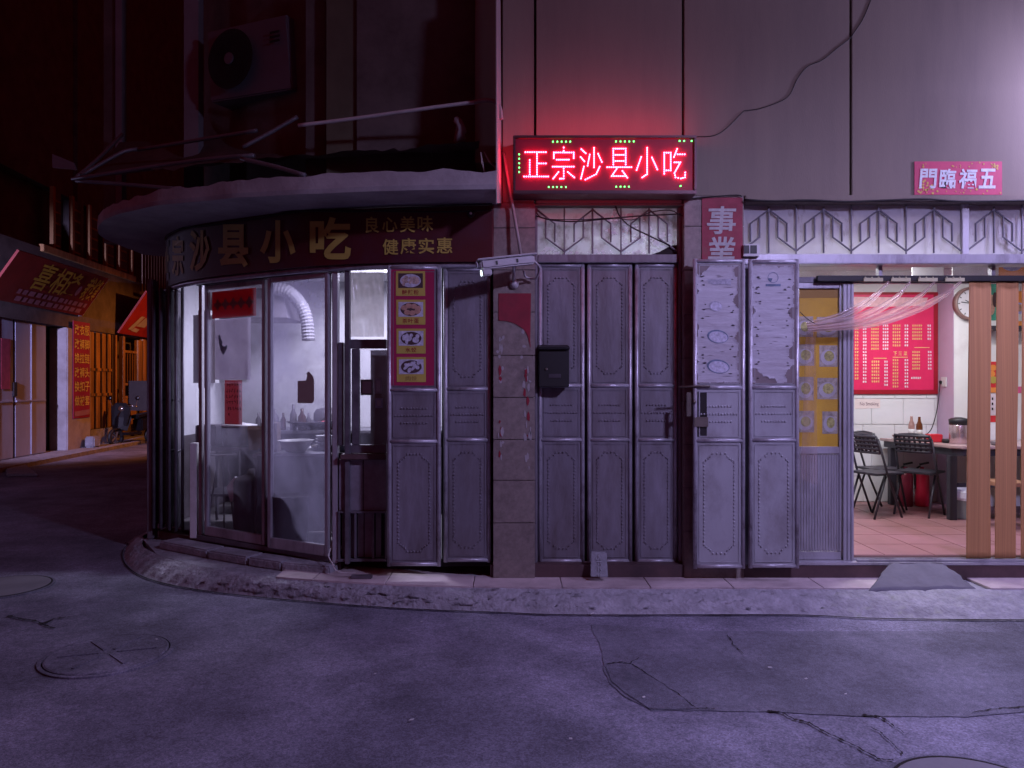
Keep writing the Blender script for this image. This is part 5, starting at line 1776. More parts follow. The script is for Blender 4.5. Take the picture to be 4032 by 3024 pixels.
# wall socket with black plug and cord
t = thing('wall_socket', 'white wall socket with a black plug on the shaded reveal by the menu', 'socket', (4.94, 2.66, 1.7))
sx = 4.956
MB().box(sx - .012, sx, 2.60, 2.70, 1.63, 1.74).build('plate', m_white, t, bevel=.003)
MB().box(sx - .04, sx - .013, 2.67, 2.70, 1.66, 1.70).build('plug', m_black, t, bevel=.006)
MB().tube(resample([(sx - .03, 2.69, 1.66), (sx - .04, 2.72, 1.4), (sx - .1, 2.73, 1.15), (sx - .2, 2.7, 1.06)], 16), .006, 6).build('cord', m_cable, t, smooth=True)

# dining table
m_ttop = M('table_top', (.42, .3, .3), rough=.25, var=.08, bump=0, spec=.5)
m_frame = M('dark_frame', (.035, .032, .045), rough=.45, var=.2, bump=.03)
zt_ = DF + .75
t = thing('dining_table', 'long dining table with a shiny pinkish top and dark legs inside the restaurant', 'table', (5.2, 2.0, DF))
MB().prism([(4.24, 2.72, zt_ - .03), (4.42, 1.66, zt_ - .03), (4.52, 1.57, zt_ - .03), (6.2, 1.55, zt_ - .03), (6.2, 2.46, zt_ - .03), (4.94, 2.46, zt_ - .03), (4.94, 2.72, zt_ - .03)], (0, 0, .03)).build('top', m_ttop, t, bevel=.008)
MB().prism([(4.28, 2.69, zt_ - .10), (4.46, 1.68, zt_ - .10), (4.54, 1.61, zt_ - .10), (6.17, 1.59, zt_ - .10), (6.17, 2.43, zt_ - .10), (4.92, 2.43, zt_ - .10), (4.92, 2.69, zt_ - .10)], (0, 0, .069)).build('apron', m_frame, t)
for x, y in ((4.45, 1.66), (4.33, 2.6), (5.2, 1.66), (6.1, 1.66), (6.1, 2.38)):
    MB().box(x - .035, x + .035, y - .035, y + .035, DF, zt_ - .101).build('leg', m_frame, t, bevel=.004)
MB().box(4.49, 5.16, 1.64, 1.68, DF + .33, DF + .37).build('stretcher', m_frame, t)


def chair(label, x, y, rz):
    t = thing('folding_chair', label, 'chair', (x, y, DF), rz, 'black chairs at the restaurant table')
    m_ = m_frame
    # local frame: seat faces +x, back at x = -.2
    for s in (-1, 1):
        MB().tube([(.15, s * .19, 0), (-.06, s * .19, .47), (-.17, s * .185, .80)], .0115, 8).build('back_leg', m_, t, local=True, smooth=True)
        MB().tube([(-.21, s * .17, 0), (-.05, s * .17, .43)], .0115, 8).build('front_leg', m_, t, local=True, smooth=True)
    MB().tube([(-.17, -.185, .80), (-.185, -.13, .845), (-.19, 0, .855), (-.185, .13, .845), (-.17, .185, .80)], .0115, 8).build('top_rail', m_, t, local=True, smooth=True)
    MB().box(-.19, .20, -.19, .19, .44, .462).build('seat', m_, t, bevel=.01, local=True)
    bk = MB()

    def bp(u, v):
        yy = -.175 + .35 * u
        return (-.135 - .055 * v - .02 * math.cos((u - .5) * 3), yy, .67 + .165 * v)
    # back sheet pierced by slots: rows of slats and uprights
    for rr in range(5):
        v = rr / 4
        bk.tube([bp(u / 8, v) for u in range(9)], .0165, 6)
    for cc_ in range(8):
        bk.tube([bp(cc_ / 7, v / 4) for v in range(5)], .0125, 6)
    bk.build('backrest', m_, t, local=True, smooth=True)
    return t


chair('black folding chair furthest left, its back turned to the doorway', 3.80, 1.9, R(22))
chair('black folding chair standing behind the leftmost one by the tiled wall', 4.02, 2.25, R(8))
chair('black folding chair pushed in nearest the table leg', 4.30, 1.98, R(40))

zt2 = zt_ + .001


def bottle(label, x, y, mt):
    t = thing('beer_bottle', label, 'bottle', (x, y, zt2), 0, 'bottles on the table')
    MB().lathe([(.03, 0), (.033, .006), (.033, .15), (.03, .175), (.016, .215), (.013, .25), (.014, .262), (.001, .262)], (x, y, zt2), 16).build('glass', mt, t, smooth=True)
    MB().lathe([(.0335, .05), (.0337, .05), (.0337, .12), (.0335, .12)], (x, y, zt2), 16).build('paper_label', m_white, t, smooth=True)


bottle('brown beer bottle with a pale label on the table', X(3620, 2.3), 2.3, M('bottle_brown', (.12, .035, .012), rough=.1, bump=0))
bottle('blurred reddish bottle just left of the beer bottle', X(3589, 2.45), 2.45, M('bottle_rose', (.35, .2, .18), rough=.3, bump=0))
bowl('small_bowl', 'white porcelain bowl left of the bottles on the table', (X(3573, 2.25), 2.25, zt2), .06, .07, m_pp)
bowl('small_dish', 'low brown dish at the back end of the table', (X(3536, 2.5), 2.5, zt2), .06, .045, m_ttop, 'dish')
bx = MB()
bx.box(X(3665, 2.05), X(3713, 2.05), 2.05, 2.17, zt2, zt2 + .085)
tag(bx.build('red_box', M('red_plastic', (.6, .03, .05), rough=.4, bump=0), bevel=.006), 'bright red small box on the table', 'box')
tag(MB().lathe([(.03, 0), (.045, .004), (.05, .03), (.04, .04), (.001, .04)], (X(3728, 2.0), 2.0, zt2), 14).build('ashtray', m_black, smooth=True), 'small black ashtray between the red box and the kettle', 'ashtray')
kx, ky = X(3775, 1.9), 1.9
t = thing('thermos_jug', 'steel thermos jug with a black lid and handle on the table', 'jug', (kx, ky, zt2))
MB().lathe([(.085, 0), (.09, .01), (.09, .19), (.086, .20)], (kx, ky, zt2), 24).build('body', M('jug_steel', (.45, .34, .36), rough=.25, metal=.8, bump=0), t, smooth=True)
MB().lathe([(.09, .201), (.092, .23), (.095, .25), (.07, .265), (.03, .275), (.001, .275)], (kx, ky, zt2), 24).build('lid', m_black, t, smooth=True)
MB().tube([(kx + .09, ky - .01, zt2 + .24), (kx + .14, ky - .01, zt2 + .22), (kx + .14, ky - .01, zt2 + .09), (kx + .09, ky - .01, zt2 + .06)], .012, 8).build('handle', m_black, t, smooth=True)
tag(MB().lathe([(.07, 0), (.09, .03), (.09, .04), (.001, .035)], (X(3935, 1.7), 1.7, zt2), 18).build('steel_dish', m_ss, smooth=True), 'steel dish on the table behind the brown curtain strips', 'dish')

m_ext = M('extinguisher_red', (.42, .012, .04), rough=.3, var=.1, bump=0)
for k, (px, Y, mt, lab) in enumerate([(3566, 2.5, M('extinguisher_dark', (.16, .01, .03), rough=.4, bump=0), 'dark red fire extinguisher under the table at the left'), (3630, 2.5, m_ext, 'bright red fire extinguisher under the table beside the darker one')]):
    x = X(px, Y)
    t = thing('fire_extinguisher', lab, 'extinguisher', (x, Y, DF), 0, 'fire extinguishers under the table')
    MB().lathe([(.07, 0), (.075, .01), (.075, .34), (.06, .39), (.025, .42), (.02, .44), (.001, .44)], (x, Y, DF), 20).build('cylinder', mt, t, smooth=True)
    MB().bar((x - .03, Y - .01, DF + .47), (x + .07, Y - .01, DF + .49), .02, .02, (0, 0, 1)).build('lever', m_black, t)
    MB().tube(resample([(x - .02, Y, DF + .45), (x - .085, Y - .02, DF + .4), (x - .09, Y - .02, DF + .2)], 10), .01, 6).build('hose', m_black, t, smooth=True)
tx, ty = X(3800, 1.75), 1.75
t = thing('waste_bin', 'grey waste bin with a clear bag half behind the curtain strip', 'bin', (tx, ty, DF))
MB().lathe([(.10, 0), (.105, .01), (.135, .26), (.14, .27), (.125, .265), (.09, .02), (.001, .02)], (tx, ty, DF), 20).build('bin', M('bin_grey', (.22, .25, .22), rough=.5, bump=0), t, smooth=True)
bg_ = MB()
bg_.lathe([(.137, .19), (.148, .22), (.146, .275), (.12, .30), (.10, .27)], (tx, ty, DF), 24)
bg_.v = [(x + .015 * mnoise.noise(Vector((x * 30, y * 30, z * 30))), y, z + .02 * mnoise.noise(Vector((x * 22, y * 22, 3)))) for x, y, z in bg_.v]
bg_.build('bag', m_pp, t)
# second table / stool partly seen through the strips
t = thing('wooden_stool', 'low wooden stool behind the gap between the curtain strips', 'stool', (X(3945, 1.3), 1.3, DF))
for dx in (-.13, .13):
    for dy in (-.13, .13):
        MB().box(X(3960, 1.3) + dx - .02, X(3960, 1.3) + dx + .02, 1.3 + dy - .02, 1.3 + dy + .02, DF, DF + .40).build('leg', m_frame, t)
MB().box(X(3960, 1.3) - .17, X(3960, 1.3) + .17, 1.13, 1.47, DF + .401, DF + .44).build('seat', M('stool_wood', (.3, .15, .09), rough=.5), t, bevel=.006)

# posters on the dining pier
Yq = 2.478
mo = M('poster_orange', (.75, .26, .06), rough=.5, var=.12, bump=0)
mg = M('poster_green', (.06, .28, .2), rough=.5, var=.4, scale=12, bump=0)
mr_ = M('poster_red', (.6, .03, .04), rough=.5, var=.1, bump=0)
mb_ = M('poster_blue', (.28, .28, .55), rough=.5, var=.3, scale=14, bump=0)


def poster(lab, a, b, y0, y1, mt, extra=()):
    t = thing('wall_poster', lab, 'poster', P((a + b) / 2, y1, Yq), 0, 'posters on the dining room pier')
    MB().prism([P(a, y1, Yq), P(b, y1, Yq), P(b, y0, Yq), P(a, y0, Yq)], (0, -.002, 0)).build('sheet', mt, t)
    for k, (kind, x, y, rx, ry, m_) in enumerate(extra):
        if kind == 'e':
            MB().poly(ell(x, y, rx, ry, Yq - .004 - .0005 * k)).build('print', m_, t, fixn=False)
        else:
            MB().poly([P(x - rx, y + ry, Yq - .004 - .0005 * k), P(x + rx, y + ry, Yq - .004 - .0005 * k), P(x + rx, y - ry, Yq - .004 - .0005 * k), P(x - rx, y - ry, Yq - .004 - .0005 * k)]).build('print', m_, t, fixn=False)


poster('orange food poster high on the wall at the right edge of the doorway', 3932, 4060, 1012, 1300, mo, [('e', 3985, 1045, 40, 22, mb_), ('e', 3990, 1040, 26, 13, m_white), ('b', 4010, 1130, 60, 16, m_white), ('e', 4005, 1215, 40, 24, mb_), ('e', 4008, 1212, 26, 15, m_egg), ('b', 4010, 1250, 60, 14, m_white)])
poster('green picture seen in the gap between the two brown strips', 3880, 3928, 1105, 1262, mg, [('e', 3905, 1200, 14, 40, m_egg), ('e', 3918, 1180, 10, 30, m_bowl)])
poster('red poster with yellow fruit seen between the two brown strips', 3880, 3925, 1424, 1545, mr_, [('e', 3910, 1448, 14, 12, mo), ('e', 3905, 1472, 14, 12, mo), ('e', 3912, 1496, 16, 14, m_card), ('b', 3905, 1536, 25, 10, mo)])
poster('white price sheet below the red poster between the brown strips', 3880, 3925, 1550, 1632, m_mw, [('b', 3908, 1570, 3, 5, m_black), ('b', 3908, 1590, 3, 5, m_black), ('b', 3908, 1610, 3, 5, m_black)])
poster('red strip notice low on the wall between the brown strips', 3880, 3925, 1636, 1662, mr_)
poster('small pink notice on the wall at the right edge', 4008, 4050, 1522, 1548, M('pink_paper', (.6, .1, .25), rough=.6, bump=0))
tag(MB().box(X(3870, 2.4), X(4080, 2.4), 2.3, 2.476, Z(1302, 2.4), Z(1285, 2.4)).build('wall_shelf', m_frame), 'dark wall shelf below the green picture behind the strips', 'shelf')
# pictures behind the narrow transom panes
tag(MB().prism([P(3594, 1090, 1.0), P(3716, 1090, 1.0), P(3716, 1030, 1.0), P(3594, 1030, 1.0)], (0, .02, 0)).build('hanging_lightbox', m_white), 'white hanging menu panel seen through the narrow pane above the doorway', 'panel')
tag(MB().prism([P(3752, 1090, 1.1), P(3900, 1090, 1.1), P(3900, 1030, 1.1), P(3752, 1030, 1.1)], (0, .02, 0)).build('hanging_lightbox', m_white), 'plain white hanging panel right of the menu panel above the doorway', 'panel')

# yellow dish poster behind the fixed leaf
Yy = Yf + .026
m_ypost = M('yellow_poster', (.7, .42, .02), rough=.5, var=.12, scale=2, bump=.03)
m_ydark = M('yellow_poster_dark', (.36, .2, .02), rough=.5, var=.12, bump=0)
m_photo = M('dish_photo', (.42, .38, .3), rough=.5, var=.5, scale=25, bump=0)
m_photo2 = M('dish_photo_green', (.45, .44, .14), rough=.5, var=.6, scale=40, bump=0)
t = thing('yellow_dish_poster', 'tall yellow poster of dish photographs behind the glass leaf', 'poster', P(3220, 1760, Yy))
MB().prism([P(3121, 1758, Yy), P(3312, 1758, Yy), P(3308, 1136, Yy), P(3121, 1136, Yy)], (0, .002, 0)).build('sheet', m_ypost, t)
MB().poly([P(3121, 1174, Yy - .0015), P(3308, 1172, Yy - .0015), P(3308, 1136, Yy - .0015), P(3121, 1136, Yy - .0015)]).build('header', m_ydark, t, fixn=False)
for k, (cx, cy, w_, h_) in enumerate([(3168, 1286, 34, 40), (3258, 1288, 42, 40), (3170, 1398, 36, 42), (3262, 1402, 36, 42), (3170, 1530, 34, 46), (3258, 1530, 40, 42), (3170, 1660, 36, 42), (3268, 1664, 30, 44)]):
    f = MB().poly([P(cx - w_, cy + h_, Yy - .0015), P(cx + w_, cy + h_, Yy - .0015), P(cx + w_, cy - h_, Yy - .0015), P(cx - w_, cy - h_, Yy - .0015)]).build('dish_photo', m_photo, t, fixn=False)
    MB().poly(ell(cx, cy + 5, w_ * .85, h_ * .72, Yy - .0022)).build('plate', m_white, f, fixn=False)
    MB().poly(ell(cx + 3, cy, w_ * .55, h_ * .5, Yy - .0028, 14)).build('food', m_photo2, f, fixn=False)

# ------------------------------------------------------------------ strip curtain
Yv = .02
t = thing('strip_curtain', 'curtain rail with brown hanging plastic strips and clear strips swept aside', 'curtain', P(3700, 2200, Yv))
MB().box(X(3216, Yv), 5.6, Yv - .02, Yv + .015, Z(1108, Yv), Z(1086, Yv)).build('rail', m_black, t, bevel=.003)
m_brown = M('brown_pvc', (.42, .21, .09), rough=.6, var=.22, scale=1.0, bump=.25, bscale=1.2, bdist=.003, stretch=(90, 0, .25), spec=.3)
for a0, a1, b0, b1, lab in [(3816, 3902, 3804, 3900, 'k'), (3924, 4012, 3918, 4000, 'k'), (4024, 4110, 4020, 4110, 'k')]:
    def spt(u, v, a0=a0, a1=a1, b0=b0, b1=b1):
        wav = .0025 * math.sin(u * 9 + v * 2.5) + .012 * math.sin(v * 5 + a0)
        w_ = 5 * math.sin(v * 7 + a0) * (.3 if u > .5 else .15)
        return P(b0 + (b1 - b0) * u + ((a0 - b0) + (a1 - a0 - b1 + b0) * u) * v + w_, 2198 - (2198 - 1106) * v, Yv - .005 + wav)
    m2 = MB()
    m2.grid(spt, 16, 40)
    o = m2.build('brown_strip', m_brown, t, smooth=True, fixn=False)
    so = o.modifiers.new('thick', 'SOLIDIFY')
    so.thickness = .003
m_pvc = GLASS('clear_pvc', haze=.5, spread=.35, gloss=.07, col=(.78, .58, .56), scale=5, trans=.5, grough=.18)
sash = [([(3500, 1108), (3452, 1160), (3390, 1206), (3300, 1248), (3176, 1276)], (10, 26, 34, 26, 16)),
        ([(3585, 1108), (3530, 1170), (3450, 1222), (3330, 1266), (3178, 1284)], (9, 26, 36, 30, 16)),
        ([(3682, 1108), (3620, 1168), (3530, 1222), (3380, 1274), (3180, 1292)], (8, 26, 32, 28, 15)),
        ([(3786, 1108), (3720, 1160), (3600, 1222), (3420, 1276), (3182, 1300)], (10, 30, 34, 26, 14))]
for k, (cl_, wd) in enumerate(sash):
    c3 = resample([Vector((a, b, 0)) for a, b in cl_], 30)

    def cpt(u, v, c3=c3, wd=wd, k=k):
        i = min(int(v * 30), 30)
        p = c3[i]
        t_ = (c3[min(i + 1, 30)] - c3[max(i - 1, 0)]).normalized()
        f = v * 4
        j = min(int(f), 3)
        w_ = wd[j] + (wd[j + 1] - wd[j]) * (f - j)
        e = (u - .5) * w_
        return P(p.x - t_.y * e, p.y + t_.x * e, Yv - .04 - .02 * k + .012 * math.sin(u * 11 + k + v * 3))
    MB().grid(cpt, 12, 30).build('clear_strip', m_pvc, t, smooth=True, fixn=False)


m_pvc2 = GLASS('clear_pvc_tail', haze=.24, spread=.5, gloss=.05, col=(.6, .42, .4), scale=5, trans=.5, grough=.18)


def tail(u, v):
    w_ = (38 + 30 * v) * (u - .5)
    return P(3192 - 6 * v + w_, 1300 + 590 * v + 20 * u * v, Yv - .05 + .012 * math.sin(u * 9 + v * 6))


MB().grid(tail, 10, 40).build('clear_strip_tail', m_pvc2, t, smooth=True, fixn=False)
MB().tube(resample([P(3150, 1228, -.02), P(3185, 1260, -.03), P(3245, 1292, -.03)], 10), .003, 5).build('tie_wire', m_cable, t)
m_clip = M('clip_plastic', (.42, .40, .24), rough=.5, bump=0)
for c in (3432, 3540, 3646, 3752):
    m2 = MB()
    m2.box(X(c - 38, Yv), X(c + 38, Yv), Yv - .03, Yv - .021, Z(1110, Yv), Z(1096, Yv))
    for q in (-26, 0, 26):
        m2.lathe([(.006, .0), (.006, -.01), (.001, -.012)], P(c + q, 1093, Yv - .022), 8, 'y')
    m2.build('clip', m_clip, t, bevel=.001)
# ------------------------------------------------------------------ the alley on the left
ud = Vector((-.0975, .9952, 0))
nd = Vector((.9952, .0975, 0))
A00 = Vector((-10.4, 15.0 - D, 0))


def s_of(px):
    k = (2016 - px) / F
    return ((10.4 - 15 * k) / (k - .098)) / .9952


def AP(s, off, z):
    p = A00 + ud * s + nd * off
    return Vector((p.x, p.y, z))


def zal(px, py):
    """height on the alley wall plane seen at a photo position"""
    s = s_of(px)
    return H - (py - 1512) / F * (15 + .9952 * s)


m_alw = M('alley_wall', (.11, .09, .09), rough=.95, var=.3, bump=.3)
m_alwood = M('alley_wood', (.36, .19, .075), rough=.6, var=.5, scale=2, bump=.2, stretch=(3, 3, .4), dirt=(.1, .05, .03), damt=.4)
m_metd = M('shop_door_metal', (.34, .35, .46), rough=.45, metal=.2, var=.18, scale=1.5, bump=.25, bscale=3, bdist=.02, stretch=(1, 1, .4))
m_pilw = M('white_pillar', (.36, .33, .35), rough=.8, var=.15, bump=.1, dirt=(.2, .16, .16), damt=.4)
t = thing('alley_building', 'dark old shop house along the alley with metal doors and wooden upper windows', 'building', AP(3, 0, 0))


def abox(s0, s1, o0, o1, z0, z1, name, mt, parent, bevel=0.0):
    c = AP((s0 + s1) / 2, (o0 + o1) / 2, (z0 + z1) / 2)
    return MB().obox(c, ud * (s1 - s0) / 2, nd * (o1 - o0) / 2, (0, 0, (z1 - z0) / 2)).build(name, mt, parent, bevel)


sA = [s_of(q) for q in (-60, 68, 192, 245, 338)]
abox(-6, 40, -1.0, -.35, 0, 22, 'wall', m_alw, t)
abox(-6, sA[0], -.35, 0, 0, 22, 'wall', m_alw, t)
abox(sA[3] + .75, sA[3] + 1.05, -.34, 0.0, 3.0, 22, 'wall', m_alw, t)
abox(sA[0], 30, -.34, .05, 3.02, 4.7, 'wall', m_alw, t)
abox(sA[0], 30, -.34, -.1, 6.2, 22, 'wall', m_alw, t)
abox(sA[3], s_of(338), -.3, .12, .0, 3.0, 'white_pillar', m_pilw, t, .02)
# two metal shop doors with central stile
for a, b in ((-70, 64), (72, 192)):
    d = abox(s_of(a), s_of(b), -.14, -.06, .1, zal(64, 1252), 'shop_door', m_metd, t, .01)
    abox((s_of(a) + s_of(b)) / 2 - .02, (s_of(a) + s_of(b)) / 2 + .02, -.06, -.045, .12, zal(64, 1252) - .03, 'seam', m_metd, d)
    abox(s_of(a) + .03, s_of(b) - .03, -.06, -.04, 1.28, 1.31, 'rail', m_metd, d)
abox(s_of(62), s_of(74), -.1, -.03, 1.4, 1.7, 'door_handle', m_dark, t)
abox(s_of(-70), s_of(195), -.14, .03, zal(64, 1250), zal(64, 1250) + .12, 'door_lintel', m_metd, t)
# pavement and step in front
tag(MB().prism([AP(-8, -.4, 0), AP(30, -.4, 0), AP(30, .55, 0), AP(-8, .75, 0)], (0, 0, .09)).build('alley_pavement', m_conc), kind='structure')
o = abox(s_of(14), s_of(50), .05, .055, 1.55, 2.6, 'shop_notice', M('notice_red', (.32, .05, .09), rough=.7, var=.3, scale=10), None)
tag(o, 'faded red notice on the left metal shop door', 'notice')
o.location += nd * -.10
# wooden folding doors lit orange
x0 = s_of(345)
k = 0
for a, b in ((350, 372), (374, 396), (398, 418), (420, 438)):
    d = abox(s_of(a), s_of(b) - .02, -.06, .02, .5, 3.0, 'wooden_door', m_alwood, t, .01)
    for z_ in (1.35, 2.0):
        abox(s_of(a) + .02, s_of(b) - .04, .02, .05, z_, z_ + .07, 'rail', m_alwood, d)
    abox(s_of(b) - .07, s_of(b) - .03, .02, .06, .5, 3.0, 'cover_strip', m_alw, d)
abox(s_of(342), s_of(440), -.06, .1, .09, .49, 'door_step', m_conc, t)
for a, b, z0, z1 in ((446, 452, .3, 3.0), (476, 484, .3, 3.0), (536, 550, .9, 2.95), (556, 566, .3, 3.0), (580, 588, .3, 3)):
    abox(s_of(a), s_of(b), -.05, .06, z0, z1, 'door_post', m_alwood, t)
for z_ in (1.25, 1.62, 2.55):
    abox(s_of(484), s_of(536), -.03, .03, z_, z_ + .07, 'rail', m_alwood, t)
abox(s_of(486), s_of(534), -.03, .02, .5, 1.24, 'lower_panel', m_alwood, t)
for a in (492, 502, 512, 522, 530):
    abox(s_of(a), s_of(a + 1.5), -.02, .0, 1.69, 2.54, 'window_bar', m_alwood, t)
# upper windows: sill beam, posts, shutters with slats, barred cage
abox(s_of(150), s_of(520), .0, .12, 4.62, 4.78, 'sill_beam', m_alwood, t, .01)
for a in (200, 276, 344, 408, 462, 512):
    abox(s_of(a) - .05, s_of(a) + .05, .0, .08, 4.78, 6.2, 'window_post', m_alwood, t)
for a, b in ((206, 240), (282, 318), (350, 386), (414, 448), (466, 500)):
    w_ = abox(s_of(a) + .08, s_of(b), -.05, .0, 4.8, 6.15, 'shutter', M('shutter_grey', (.12, .11, .12), rough=.7, var=.3), t)
    for q in range(5):
        abox(s_of(a) + .1, s_of(b) - .04, .0, .02, 4.86 + q * .26, 4.90 + q * .26, 'slat', m_alwood, w_)
m_cage = M('cage_bar', (.3, .2, .14), rough=.6, bump=0)
for q in range(14):
    s = s_of(516) + .22 * q
    abox(s - .012, s + .012, .30, .324, 4.35, 5.9, 'cage_bar', m_cage, t)
abox(s_of(516) - .05, s_of(516) + 3.2, .26, .36, 4.25, 4.34, 'cage_rail', m_cage, t)
abox(s_of(516) - .05, s_of(516) + 3.2, .26, .36, 5.9, 5.97, 'cage_rail', m_cage, t)
# far end of the alley
t2 = thing('far_building', 'dark building closing the far end of the alley', 'building', (-8, 30, 0))
MB().box(-22, 6, 30, 31, 0, 24).build('wall', m_alw, t2)
MB().box(-7.6, -6.6, 29.9, 29.99, 1.2, 3.6).build('window', M('far_window', (.08, .06, .07), rough=.3, bump=0), t2)


# leaning shop signs, top edge out over the alley
def lean(name, label, pxl, pxr, zb_, zt2_, out_, mt):
    s0, s1 = s_of(pxl), s_of(pxr)
    th = thing(name, label, 'sign', AP((s0 + s1) / 2, .1, zb_))
    a, b = AP(s0, .15, zb_), AP(s1, .15, zb_)
    c, d = AP(s1, .15 + out_, zt2_), AP(s0, .15 + out_, zt2_)
    nn_ = (b - a).cross(d - a).normalized()
    if nn_.x < 0:
        nn_ = -nn_
    MB().prism([a, b, c, d], -nn_ * .05).build('board', mt, th)
    fn = lambda u, v, off=.012: a.lerp(b, u).lerp(d.lerp(c, u), v) + nn_ * off
    MB().prism([b - ud * .02, c - ud * .02, AP(s1, -.1, zt2_), AP(s1, -.1, zb_)], ud * .03).build('side_bracket', m_pilw, th)
    return th, fn


m_sgn = M('alley_sign_red', (.16, .012, .012), rough=.5, var=.2, bump=.05)
m_sgy = M('alley_sign_yellow', (.40, .27, .03), rough=.6, bump=0)
m_sgp = M('alley_sign_pink', (.30, .13, .18), rough=.6, bump=0)
th, fn = lean('tailor_sign', 'dark red leaning shop sign reading 喜相逢 裁缝 over the alley doors', -90, 300, 3.33, 4.25, .62, m_sgn)
for ch, u0, u1 in (('喜', .26, .42), ('相', .44, .58), ('逢', .585, .72), ('裁', .80, .885), ('缝', .888, .972)):
    m2 = MB()
    put_char(m2, ch, lambda u, v: fn(u0 + (u1 - u0) * u, .36 + .58 * v), .012)
    m2.build('letter', m_sgy, th, fixn=False)
m2 = MB()
m2.poly([fn(.752 + .022 * math.cos(a), .55 + .12 * math.sin(a)) for a in [2 * math.pi * k / 20 for k in range(20)]])
m2.build('round_logo', m_sgp, th, fixn=False)
for row, v0 in enumerate((.21, .06)):
    u = .20 + .02 * row
    m2 = MB()
    while u < .92:
        w_ = rnd.uniform(.03, .06)
        m2.poly([fn(u, v0), fn(u + w_, v0), fn(u + w_, v0 + .1), fn(u, v0 + .1)])
        u += w_ + .018
    tag(m2.build('small_print', m_sgp, th, fixn=False), kind='stuff')
th2, fn2 = lean('second_alley_sign', 'smaller red leaning sign with the character 家 deeper in the alley', 444, 640, 3.05, 4.2, .75, M('alley_sign_red2', (.3, .02, .015), rough=.5, var=.25, bump=.05))
m2 = MB()
put_char(m2, '家', lambda u, v: fn2(.22 + .26 * u, .5 + .42 * v), .03)
m2.build('letter', m_sgy, th2, fixn=False)
m2 = MB()
for q in ([(.10, .12), (.17, .12), (.25, .46), (.18, .46)], [(.2, .22), (.36, .22), (.42, .44), (.27, .44)], [(.16, .1), (.28, .08), (.3, .16), (.2, .18)]):
    m2.poly([fn2(*p) for p in q])
m2.build('white_mark', M('sign_mark_pale', (.4, .36, .4), rough=.6, bump=0), th2, fixn=False)

# vertical price banner on the white pillar
sb0, sb1 = s_of(264), s_of(330)
th = thing('vertical_banner', 'tall crimson banner with yellow rows 改衣服 to 做被套 on the white pillar', 'banner', AP((sb0 + sb1) / 2, .14, .9))
zb0, zb1 = zal(300, 1645), zal(300, 1268)
abox(sb0, sb1, .13, .145, zb0, zb1, 'sheet', M('crimson_banner', (.26, .012, .06), rough=.6, var=.15), th)
fb_ = lambda u, v: AP(sb0 + (sb1 - sb0) * u, .155, zb0 + (zb1 - zb0) * v)
m_by = M('banner_yellow', (.58, .45, .12), rough=.6, bump=0)
for r_, row in enumerate(('改衣服', '改裤脚', '换拉链', '改裤头', '换扣子', '做被套')):
    for q, ch in enumerate(row):
        m2 = MB()
        u0, v0 = .05 + q * .305, .862 - r_ * .147
        put_char(m2, ch, lambda u, v: fb_(u0 + .29 * u, v0 + .105 * v), .012)
        m2.build('letter', m_by, th, fixn=False)
m2 = MB()
m2.poly([fb_(.04, .02), fb_(.96, .03), fb_(.96, .085), fb_(.04, .07)])
m2.build('pale_strip', m_sgp, th, fixn=False)

# parked scooter
sc = thing('parked_scooter', 'dark motor scooter parked nose out beside the orange lit doors', 'scooter', (-10.2 + .15, 13.7, 0))
cx, cy = X(512, 14.2), 14.2
m_sb = M('scooter_body', (.007, .0065, .009), rough=.3, var=.2, bump=0, spec=.5)
m_sc = M('scooter_chrome', (.4, .38, .36), rough=.18, metal=.9, bump=0)
for nm, x_, y_ in (('front_wheel', cx - .12, cy - .5), ('rear_wheel', cx + .32, cy + .55)):
    m2 = MB()
    ax_ = Vector((.33, .94, 0))
    ring = [Vector((x_, y_, .25)) + ax_ * .2 * math.cos(a) + Vector((0, 0, .2 * math.sin(a))) for a in [2 * math.pi * k / 20 for k in range(21)]]
    m2.tube(ring, .05, 8)
    w_ = m2.build(nm, m_black, sc, smooth=True)
    m3 = MB()
    for k in range(5):
        a = 2 * math.pi * k / 5
        m3.tube([(x_, y_, .25), Vector((x_, y_, .25)) + ax_ * .17 * math.cos(a) + Vector((0, 0, .17 * math.sin(a)))], .012, 6)
    m3.build('rim', m_sc, w_)
MB().tube([(cx - .12, cy - .5, .25), (cx - .08, cy - .36, .62), (cx - .04, cy - .26, 1.0)], .03, 8).build('fork', m_sc, sc, smooth=True)
MB().prism([(cx - .17, cy - .62, .42), (cx - .06, cy - .64, .44), (cx + .02, cy - .40, .50), (cx - .16, cy - .38, .50)], (0, .02, .03)).build('front_mudguard', m_sb, sc, .01)
MB().add([(cx - .30, cy - .34, .42), (cx + .14, cy - .40, .42), (cx + .22, cy - .32, .75), (cx + .12, cy - .30, 1.02), (cx - .18, cy - .26, 1.02), (cx - .36, cy - .26, .75),
          (cx - .06, cy - .50, .48), (cx - .06, cy - .46, .78), (cx - .02, cy - .38, 1.0)],
         [(0, 6, 7, 5), (6, 1, 2, 7), (5, 7, 8, 4), (7, 2, 3, 8), (0, 5, 4, 3, 2, 1)]).build('leg_shield', m_sb, sc, .01)
MB().tube([(cx - .42, cy - .12, 1.06), (cx - .26, cy - .22, 1.08), (cx - .04, cy - .26, 1.06), (cx + .16, cy - .30, 1.08), (cx + .34, cy - .28, 1.06)], .02, 8).build('handlebar', m_sc, sc, smooth=True)
MB().lathe([(.085, 0), (.09, -.03), (.06, -.06), (.001, -.07)], (cx - .04, cy - .34, 1.0), 14, 'y').build('headlight', m_sc, sc, smooth=True)
